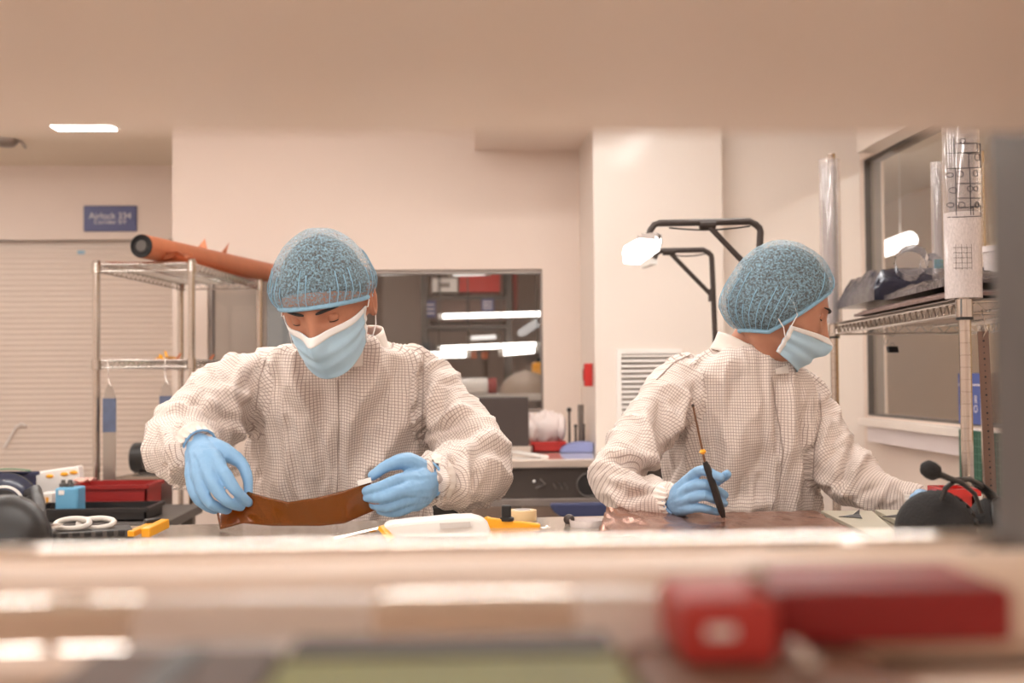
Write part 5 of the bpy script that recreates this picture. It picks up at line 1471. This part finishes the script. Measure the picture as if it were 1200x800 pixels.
def cuff_ring(parent, c, ax, rx, ry, upv, tube_r, name, m_, wob=.0, n=40):
    c = Vector(c); ax = Vector(ax).normalized(); u = (Vector(upv) - ax * Vector(upv).dot(ax)).normalized(); v = ax.cross(u)
    pts = [c + u * math.cos(a) * (rx + wob * math.cos(a * 17)) + v * math.sin(a) * (ry + wob * math.cos(a * 17)) for a in [2 * math.pi * k / n for k in range(n)]]
    return MB().tube(pts, tube_r, 7, closed=True).build(name, m_, parent, smooth=True)
def sleeve_cuff(parent, c, ax, r, upv, ln=.02, m_=None):
    """gathered elastic end of a sleeve: short flared ruffle"""
    c = Vector(c); ax = Vector(ax).normalized(); u = (Vector(upv) - ax * Vector(upv).dot(ax)).normalized(); v = ax.cross(u)
    def fn(a_, t):
        a = a_ * 2 * math.pi
        rr_ = r * (1.0 + .22 * (1 - t) ** 2 + .10 * max(0, t - .6)) + .0018 * math.cos(a * 19) * (.4 + t)
        return c + ax * (ln * (t - .5)) + (u * math.cos(a) + v * math.sin(a)) * rr_
    return MB().grid(fn, 76, 7, closed_u=True).build('cuff', m_ or M['cuffcloth'], parent, smooth=True, solid=.0015)
M['cuffcloth'] = mat('cuff_cloth', C(232, 222, 214), .75, var=.05, vscale=60, bump=.15, bscale=120)

def HM(px, py, Y, yaw, bow, roll, sc=1.0):
    p = at(px, py, Y)
    return Matrix.Translation(p) @ Matrix.Rotation(R(yaw), 4, 'Z') @ Matrix.Rotation(R(roll), 4, 'Y') @ Matrix.Rotation(R(bow), 4, 'X') @ Matrix.Scale(sc, 4)

# ------------------------------------------------------------------ the man
skinM = skin_mat('skin_brown', C(184, 126, 98), C(160, 102, 78))
HMm = HM(382, 354, 2.12, -13, 30, -5, .98)
man_torso = [(372, 434, 397, 2.26, .045), (350, 458, 405, 2.29, .075), (318, 486, 414, 2.32, .095), (298, 505, 428, 2.34, .108), (292, 509, 460, 2.36, .125), (293, 507, 500, 2.38, .13), (294, 504, 550, 2.41, .135), (294, 504, 605, 2.44, .138), (288, 512, 680, 2.49, .15), (285, 515, 735, 2.52, .15), (296, 504, 765, 2.52, .13)]
armR = [(322, 441, 2.345, 35), (288, 456, 2.33, 43), (255, 478, 2.30, 45), (226, 500, 2.24, 43), (212, 521, 2.18, 41), (214, 526, 2.12, 37), (223, 525, 2.07, 29), (230, 523, 2.045, 23)]
armL = [(484, 441, 2.345, 35), (508, 462, 2.335, 35), (527, 490, 2.31, 37), (549, 520, 2.28, 41), (558, 545, 2.23, 44), (546, 555, 2.17, 41), (526, 560, 2.11, 36), (508, 561, 2.065, 30), (502, 561, 2.05, 26)]
w1 = (233, 523, 2.04, .025); w1b = (243, 535, 2.015, .027)
handR = [[w1, w1b, (259, 549, 1.972, .0135), (275, 573, 1.955, .0112), (292, 589, 1.972, .0085)],
         [w1, (244, 541, 2.0, .026), (247, 560, 1.965, .0135), (263, 585, 1.95, .011), (282, 594, 1.972, .0085)],
         [w1, (236, 540, 2.005, .022), (235, 567, 1.97, .013), (247, 590, 1.958, .0105), (267, 597, 1.98, .0085)],
         [w1, (229, 540, 2.015, .018), (225, 567, 1.985, .0118), (234, 588, 1.974, .0095), (252, 598, 1.99, .008)],
         [(242, 523, 2.035, .019), (262, 529, 2.015, .016), (283, 543, 2.005, .0122), (290, 560, 1.994, .0105), (291, 578, 1.984, .0085)]]
w2 = (503, 563, 2.05, .027); w2b = (488, 566, 2.015, .029)
handL = [[w2, w2b, (470, 562, 1.985, .0135), (446, 570, 1.962, .011), (428, 575, 1.975, .0085)],
         [w2, (488, 572, 2.01, .028), (471, 575, 1.972, .0135), (447, 583, 1.957, .011), (429, 583, 1.977, .0085)],
         [w2, (490, 578, 2.015, .024), (474, 586, 1.98, .0128), (452, 594, 1.967, .0102), (434, 590, 1.985, .0085)],
         [w2, (492, 583, 2.02, .02), (479, 594, 1.992, .0115), (461, 601, 1.98, .009), (445, 598, 1.99, .0078)],
         [(498, 555, 2.04, .022), (478, 541, 2.015, .0165), (455, 545, 1.995, .0122), (436, 558, 1.985, .0095)]]
hipM = at(400, 735, 2.52)
def leg_pts(c, sx_, kneeY, footY):
    return ([c + Vector((sx_ * .09, 0, .02)), Vector((c.x + sx_ * .12, (c.y + kneeY) / 2, c.z)), Vector((c.x + sx_ * .15, kneeY, c.z - .02)), Vector((c.x + sx_ * .15, kneeY + .03, (c.z) * .5)), Vector((c.x + sx_ * .15, footY, .09)), Vector((c.x + sx_ * .16, footY - .03, .05)), Vector((c.x + sx_ * .17, footY - .17, .035))], [.085, .08, .062, .055, .042, .042, .033])
legsM = [leg_pts(hipM, s_, 2.2, 2.26) for s_ in (-1, 1)]
neckM, _, _ = chain([(402, 412, 2.32, .062), (396, 398, 2.27, .056), (388, 378, 2.19, .055), (384, 360, 2.14, .05)])
man = person('person', 'person in a gridded white coverall bending an amber film with both gloved hands', HMm, neckM, man_torso, [armR, armL], [handR, handL], legsM, skinM)
face_parts(man, HMm, skinM)
head_gear(man, HMm, .034, -.36, .0175, None, .064, 1, skinM, 1, hslope=-.6)
face_mask(man, HMm)
cR, pR, rR = chain(armR); cL, pL_, rL = chain(armL)
me = remesh([torso(man_torso), cR, cL], .0052, 6, .5)
SM = [(300, 430, 300, 560, 5, -16), (292, 470, 300, 530, 6, -10), (335, 412, 352, 470, 9, 9), (318, 420, 326, 480, 7, -8), (352, 470, 362, 580, 12, 7), (380, 440, 372, 520, 10, -6), (440, 420, 405, 500, 12, 8), (470, 430, 420, 540, 12, -7), (480, 470, 440, 560, 12, 7), (390, 520, 400, 600, 12, -5), (340, 520, 330, 600, 10, 6), (415, 560, 450, 600, 10, 6),
      (497, 420, 494, 515, 4.5, -13), (497, 510, 540, 492, 5, -12), (505, 505, 550, 478, 5, 8), (512, 440, 500, 500, 6, 7), (528, 450, 512, 500, 6, -6), (540, 475, 505, 512, 5, 8), (560, 500, 515, 515, 6, -9), (575, 515, 530, 530, 8, 10), (598, 525, 560, 515, 6, 8), (560, 540, 555, 590, 9, -6), (535, 525, 530, 585, 7, -7), (545, 535, 543, 590, 7, 6), (520, 530, 518, 588, 5, 6), (512, 532, 512, 588, 4, -6),
      (225, 470, 290, 500, 7, -11), (250, 455, 300, 470, 7, 8), (235, 490, 240, 540, 6, -8), (270, 470, 292, 530, 7, 8), (195, 480, 240, 478, 6, 9), (190, 500, 215, 540, 7, 7), (184, 535, 205, 560, 6, -6), (200, 495, 222, 520, 5, -7), (212, 535, 200, 562, 5, 6), (290, 425, 270, 460, 6, 8), (305, 420, 290, 455, 5, -7), (240, 460, 210, 490, 6, -7)]
folds(me, cloth_uv(me, at(400, 500, 2.4), [(pR, rR), (pL_, rL)]), SM, .0045, 2)
cov = mesh_obj('coverall', me, M['cloth'], man)
# collar, zip flap, shoulder seams, cuffs
def ring_band(parent, rings, name, m_, th=.003, seg=48):
    """rings: centre, rx-vector, ry-vector"""
    def fn(u, v):
        k = v * (len(rings) - 1); i = min(int(k), len(rings) - 2); t = k - i
        c = rings[i][0].lerp(rings[i + 1][0], t); a = rings[i][1].lerp(rings[i + 1][1], t); b = rings[i][2].lerp(rings[i + 1][2], t)
        an = u * 2 * math.pi; return c + a * math.cos(an) + b * math.sin(an)
    return MB().grid(fn, seg, len(rings) * 3, closed_u=True).build(name, m_, parent, smooth=True, solid=th)
nc0, nc1 = at(405, 412, 2.30), at(404, 396, 2.28)
ring_band(cov, [(nc0, Vector((.092, 0, -.004)), Vector((0, .075, .03))), (nc0.lerp(nc1, .5), Vector((.08, 0, .0)), Vector((0, .068, .028))), (nc1, Vector((.072, 0, .016)), Vector((0, .066, .02)))], 'collar', M['cuffcloth'])
seam = MB()
def surf_line(me_, pts, off=.0012):
    """drop pixel points on the camera side of a mesh surface"""
    from mathutils.bvhtree import BVHTree
    bv = BVHTree.FromPolygons([v.co for v in me_.vertices], [tuple(p.vertices) for p in me_.polygons])
    out = []
    for x, y in pts:
        d = ray(x, y).normalized(); h = bv.ray_cast(CAM, d)
        if h[0] is not None: out.append(h[0] + h[1] * off)
    return out
def lerp_px(a, b, n): return [(a[0] + (b[0] - a[0]) * k / n, a[1] + (b[1] - a[1]) * k / n) for k in range(n + 1)]
seamc = mat('seam_thread', C(176, 160, 152), .8)
for poly, nm in (([(497, 416), (496, 440), (495, 470), (494, 508)], 'shoulder_seam'), ([(312, 420), (304, 445), (300, 480)], 'shoulder_seam'), ([(396, 445), (397, 480), (396, 530), (395, 585), (395, 604)], 'zip_flap')):
    pts = []
    for i in range(len(poly) - 1): pts += lerp_px(poly[i], poly[i + 1], 10)
    q = surf_line(me, pts)
    if len(q) > 3: MB().tube(q, .0011, 5).build(nm, seamc, cov, smooth=True)
gR = glove(man, handR, None); gL = glove(man, handL, None)
a, b = at(231, 523, 2.045), at(243, 535, 2.015)
cuff_ring(gR, at(234, 522, 2.035), (b - a), .0285, .0285, (0, 0, 1), .0022, 'rolled_edge', M['glove'], .0004)
sleeve_cuff(cov, at(230, 521, 2.043), (b - a), .031, (0, 0, 1), .022)
a, b = at(504, 562, 2.05), at(488, 566, 2.015)
cuff_ring(gL, at(501, 562, 2.042), (b - a), .031, .031, (0, 0, 1), .0022, 'rolled_edge', M['glove'], .0004)
sleeve_cuff(cov, at(506, 561, 2.053), (b - a), .034, (0, 0, 1), .024)
for l in legsM:
    MB().tube(l[0][:5], [r_ * 1.18 for r_ in l[1][:5]], 18).build('trouser_leg', M['trousers'], man, smooth=True)
    MB().tube([l[0][4] + Vector((0, 0, -.02)), l[0][5], l[0][6]], [.048, .05, .04], 14).build('shoe', M['black'], man, smooth=True)

# ------------------------------------------------------------------ the woman
skinW = skin_mat('skin_tan', C(198, 144, 118), C(178, 120, 96))
HMw = HM(915, 357, 2.24, 90, 24, 0, .94)
wo_torso = [(852, 902, 404, 2.30, .055), (832, 918, 413, 2.31, .08), (806, 936, 425, 2.32, .095), (782, 952, 442, 2.33, .105), (772, 962, 470, 2.34, .115), (772, 962, 510, 2.35, .12), (778, 958, 555, 2.37, .122), (782, 955, 600, 2.39, .125), (776, 962, 670, 2.43, .135), (772, 968, 730, 2.46, .14), (786, 955, 758, 2.46, .12)]
armA = [(806, 446, 2.31, 33), (783, 470, 2.27, 36), (760, 504, 2.23, 35), (740, 532, 2.19, 33), (726, 557, 2.15, 34), (743, 576, 2.12, 29), (768, 583, 2.09, 24), (787, 586, 2.07, 20)]
armB = [(940, 466, 2.34, 28), (956, 498, 2.335, 33), (973, 533, 2.31, 36), (999, 561, 2.27, 34), (1030, 576, 2.23, 24), (1058, 582, 2.20, 18), (1074, 583, 2.18, 15)]
w3 = (790, 590, 2.065, .021)
handA = [[w3, (800, 576, 2.04, .02), (809, 561, 2.02, .0125), (823, 551, 1.993, .0105), (845, 560, 1.975, .0085)],
         [w3, (800, 582, 2.035, .02), (808, 573, 2.01, .0125), (826, 567, 1.99, .0105), (850, 580, 2.003, .0082)],
         [w3, (799, 588, 2.035, .019), (807, 585, 2.008, .0122), (825, 581, 1.988, .010), (849, 590, 2.003, .008)],
         [w3, (798, 594, 2.04, .017), (806, 596, 2.012, .0112), (822, 595, 1.995, .009), (841, 600, 2.005, .0075)],
         [(797, 582, 2.06, .018), (815, 574, 2.05, .0145), (835, 567, 2.035, .011), (853, 555, 2.015, .0088)]]
w4 = (1076, 583, 2.18, .019)
handB = [[w4, (1081, 588, 2.15, .021), (1093, 596, 2.13, .012), (1101, 606, 2.12, .0095), (1103, 612, 2.12, .008)],
         [w4, (1081, 590, 2.14, .021), (1090, 600, 2.11, .012), (1096, 610, 2.10, .0098), (1097, 617, 2.09, .008)],
         [w4, (1079, 592, 2.14, .018), (1085, 602, 2.10, .0118), (1088, 612, 2.09, .0095), (1089, 620, 2.08, .008)],
         [w4, (1077, 593, 2.14, .016), (1079, 603, 2.11, .0108), (1080, 612, 2.10, .0088), (1080, 618, 2.09, .0075)],
         [(1073, 583, 2.17, .016), (1087, 590, 2.17, .0125), (1099, 598, 2.165, .0105), (1105, 602, 2.16, .008)]]
hipW = at(872, 730, 2.46)
legsW = [leg_pts(hipW, s_, 2.22, 2.3) for s_ in (-1, 1)]
neckW, _, _ = chain([(878, 420, 2.32, .055), (885, 405, 2.30, .05), (898, 388, 2.265, .049), (912, 368, 2.245, .046)])
woman = person('person', 'person in profile in a gridded white coverall scoring a copper sheet', HMw, neckW, wo_torso, [armA, armB], [handA, handB], legsW, skinW, ear=.5)
face_parts(woman, HMw, skinW)
head_gear(woman, HMw, .088, -1.5, .0145, ((0, .8, -.5), .018, .55), .094, 1, skinW, 4, hair_bun=((0, .8, -.5), .013, .5), low=(-.062, -.3))
face_mask(woman, HMw, ztop=-.024, zside=-.042, bs=.014)
cA, pA_, rA = chain(armA); cB_, pB_, rB = chain(armB)
me = remesh([torso(wo_torso), cA, cB_], .0052, 6, .5)
SW = [(818, 450, 780, 560, 6, -14), (805, 465, 790, 520, 5, 8), (775, 465, 778, 540, 7, -10), (755, 480, 765, 540, 6, 8), (722, 535, 775, 562, 5, -15), (712, 530, 765, 540, 5, 9), (715, 560, 760, 575, 5, 8), (735, 585, 775, 570, 5, -7), (712, 575, 745, 598, 5, 6), (760, 560, 785, 600, 4, -6),
      (830, 430, 800, 500, 10, 7), (860, 450, 820, 560, 14, -5), (880, 470, 850, 580, 14, 6), (905, 520, 870, 590, 12, -6), (905, 590, 840, 600, 8, 6), (925, 460, 930, 590, 10, 6), (910, 445, 914, 600, 4, -5), (945, 480, 945, 585, 6, -9),
      (955, 560, 1005, 580, 5, 9), (960, 575, 1000, 560, 5, -9), (1003, 515, 985, 560, 4, -12), (1012, 535, 990, 578, 5, 10), (1000, 585, 1035, 565, 5, -5), (1045, 562, 1025, 595, 4, 5), (1055, 566, 1050, 596, 3.5, -2), (970, 490, 960, 540, 6, 6), (985, 505, 970, 545, 6, -6)]
folds(me, cloth_uv(me, at(870, 500, 2.36), [(pA_, rA), (pB_, rB)]), SW, .0040, 11)
covW = mesh_obj('coverall', me, M['cloth'], woman)
n0, n1 = at(874, 427, 2.31), at(877, 409, 2.295)
axn = (n1 - n0).normalized()
ring_band(covW, [(n0, Vector((.069, 0, -.031)), Vector((0, .072, 0))), (n0.lerp(n1, .5), Vector((.061, 0, -.033)), Vector((0, .064, 0))), (n1, Vector((.057, 0, -.034)), Vector((0, .06, 0)))], 'collar', M['cuffcloth'])
for poly, nm in (([(904, 442), (908, 470), (914, 500), (918, 530), (914, 565), (905, 597)], 'zip_flap'), ([(960, 462), (962, 490), (955, 520), (953, 560)], 'shoulder_seam'), ([(812, 414), (790, 425), (770, 445)], 'shoulder_seam')):
    pts = []
    for i in range(len(poly) - 1): pts += lerp_px(poly[i], poly[i + 1], 8)
    q = surf_line(me, pts)
    if len(q) > 3: MB().tube(q, .0013, 5).build(nm, seamc, covW, smooth=True)
q = surf_line(me, [(907, 432), (922, 428), (925, 437), (908, 438)], .004)
if len(q) == 4: MB().add(q, [(0, 1, 2, 3)]).build('collar_tab', M['cuffcloth'], covW, solid=.003)
gA = glove(woman, handA, None); gB = glove(woman, handB, None)
a, b = at(787, 588, 2.07), at(800, 580, 2.04)
cuff_ring(gA, at(791, 588, 2.06), (b - a), .0245, .0245, (0, 0, 1), .002, 'rolled_edge', M['glove'], .0004)
sleeve_cuff(covW, at(786, 587, 2.07), (at(795, 588, 2.05) - at(775, 585, 2.085)), .0265, (0, 0, 1), .03)
sleeve_cuff(covW, at(1073, 583, 2.182), (at(1076, 583, 2.18) - at(1058, 582, 2.2)), .021, (0, 0, 1), .022)
for l in legsW:
    MB().tube(l[0][:5], [r_ * 1.18 for r_ in l[1][:5]], 18).build('trouser_leg', M['trousers'], woman, smooth=True)
    MB().tube([l[0][4] + Vector((0, 0, -.02)), l[0][5], l[0][6]], [.048, .05, .04], 14).build('shoe', M['black'], woman, smooth=True)

# ------------------------------------------------------------------ stools
def stool(c, label, back=None):
    zs = c.z - .115
    e = empty('lab_stool', (c.x, c.y, 0)); tag(e, label, 'stool')
    MB().lathe([(0, 0), (.17, 0), (.185, .012), (.18, .04), (.12, .05), (0, .05)], (c.x, c.y, zs - .05), seg=28).build('seat', M['black'], e, smooth=40)
    MB().tube([(c.x, c.y, .1), (c.x, c.y, zs - .05)], .025, 14).build('column', M['chrome'], e, smooth=True)
    MB().tube([Vector((c.x + .2 * math.cos(k * math.pi / 12), c.y + .2 * math.sin(k * math.pi / 12), .24)) for k in range(24)], .01, 8, closed=True).build('foot_ring', M['chrome'], e, smooth=True)
    for k in range(5):
        an = 2 * math.pi * k / 5 + .3; q = Vector((c.x + .27 * math.cos(an), c.y + .27 * math.sin(an), .05))
        f = MB().bar((c.x, c.y, .1), q, .045, .03).build('base_arm', M['black'], e)
        MB().lathe([(.022, -.01), (.022, .01)], q - Vector((0, 0, .027)), (math.sin(an), -math.cos(an), 0), 12).build('castor', M['black'], f)
    if back:
        x0, x1, y0, y1, Y = back; a, b = at(x0, y0, Y), at(x1, y1, Y)
        box2((a.x, Y, b.z - .06), (b.x, Y + .04, a.z)).build('backrest', M['black'], e, bev=.01)
        MB().bar(((a.x + b.x) / 2, Y + .05, zs - .04), ((a.x + b.x) / 2, Y + .05, b.z - .02), .05, .012, up=(0, 1, 0)).build('back_stem', M['chrome'], e)
        MB().bar(((a.x + b.x) / 2, c.y + .1, zs - .055), ((a.x + b.x) / 2, Y + .05, zs - .045), .05, .012).build('back_arm', M['chrome'], e)
stool(hipM, 'black lab stool under the person with the amber film', (300, 541, 593, 612, 2.74))
stool(hipW, 'black lab stool under the person with the pen knife')

# ------------------------------------------------------------------ what they hold
# amber film: a sheet bent into folds between the two hands, its lower edge on the bench
amb = bpy.data.materials.new('amber_polyimide'); amb.use_nodes = True
Na = amb.node_tree.nodes; La = amb.node_tree.links; ba = Na['Principled BSDF']
ba.inputs['Base Color'].default_value = C(128, 78, 22); ba.inputs['Roughness'].default_value = .12; ba.inputs['Coat Weight'].default_value = .4
ta = Na.new('ShaderNodeBsdfTransparent'); ta.inputs[0].default_value = C(206, 134, 52)
mxa = Na.new('ShaderNodeMixShader'); mxa.inputs[0].default_value = .5
La.new(ta.outputs[0], mxa.inputs[1]); La.new(ba.outputs[0], mxa.inputs[2]); La.new(mxa.outputs[0], Na['Material Output'].inputs[0])
nzA = Na.new('ShaderNodeTexNoise'); nzA.inputs['Scale'].default_value = 9; bpA = Na.new('ShaderNodeBump'); bpA.inputs['Strength'].default_value = .15
La.new(nzA.outputs['Fac'], bpA.inputs['Height']); La.new(bpA.outputs['Normal'], ba.inputs['Normal'])
def film_strip(top, bot, nu=40, nv=10):
    def ip(P, u):
        k = u * (len(P) - 1); i = min(int(k), len(P) - 2); t = k - i
        return P[i].lerp(P[i + 1], t)
    return lambda u, v: ip(top, u).lerp(ip(bot, u), v)
top = [at(x, y, Y) for x, y, Y in ((252, 592, 2.03), (272, 586, 2.0), (291, 576, 1.975), (312, 582, 1.965), (338, 588, 1.955), (370, 583, 1.955), (405, 574, 1.96), (434, 565, 1.975))]
bot = [at(x, y, Y) for x, y, Y in ((258, 620, 1.99), (285, 613, 1.975), (318, 616, 1.96), (330, 616, 1.955), (350, 616, 1.955), (376, 616, 1.955), (404, 613, 1.96), (443, 596, 1.985))]
for p in bot: p.z = max(p.z, zT + .002)
o = MB().grid(film_strip(top, bot), 57, 12).build('amber_film', amb, smooth=30, solid=.0006)
tag(o, 'translucent amber film sheet bent between the gloved hands', 'film')
p = at(428, 563, 1.972); o2 = MB().bar(at(419, 566, 1.968), at(435, 562, 1.97), .004, .008).build('edge_tab', M['paper'], o)
# pen knife in the woman's hand
e = empty('pen_knife', at(848, 607, 1.99)); tag(e, 'black pen knife with a long thin brown rod held in a blue glove', 'knife')
A_, B_, C_, D_ = at(848, 606, 1.985), at(829, 548, 1.978), at(826, 541, 1.978), at(812, 475, 1.975)
MB().tube([A_.lerp(B_, 0), A_.lerp(B_, .12), A_.lerp(B_, .3), B_, C_], [.0035, .0058, .0064, .006, .004], 12).build('handle', M['black'], e, smooth=True)
MB().tube([A_, A_ + (A_ - B_).normalized() * .006], [.002, .0004], 8).build('blade_tip', M['chrome'], e)
MB().tube([C_, D_], [.0022, .0016], 8).build('rod', mat('brown_rod', C(120, 84, 60), .4, .3), e, smooth=True)
q = C_.lerp(D_, .18); dd = (D_ - C_).normalized()
MB().tube([q - dd * .004, q, q + dd * .004], [.003, .0062, .003], 10).build('collar', M['yellow'], e, smooth=True)
MB().ell(D_, (.0028, .0028, .0028), seg=10, rings=6).build('end_knob', M['brownblack'], e, smooth=True)
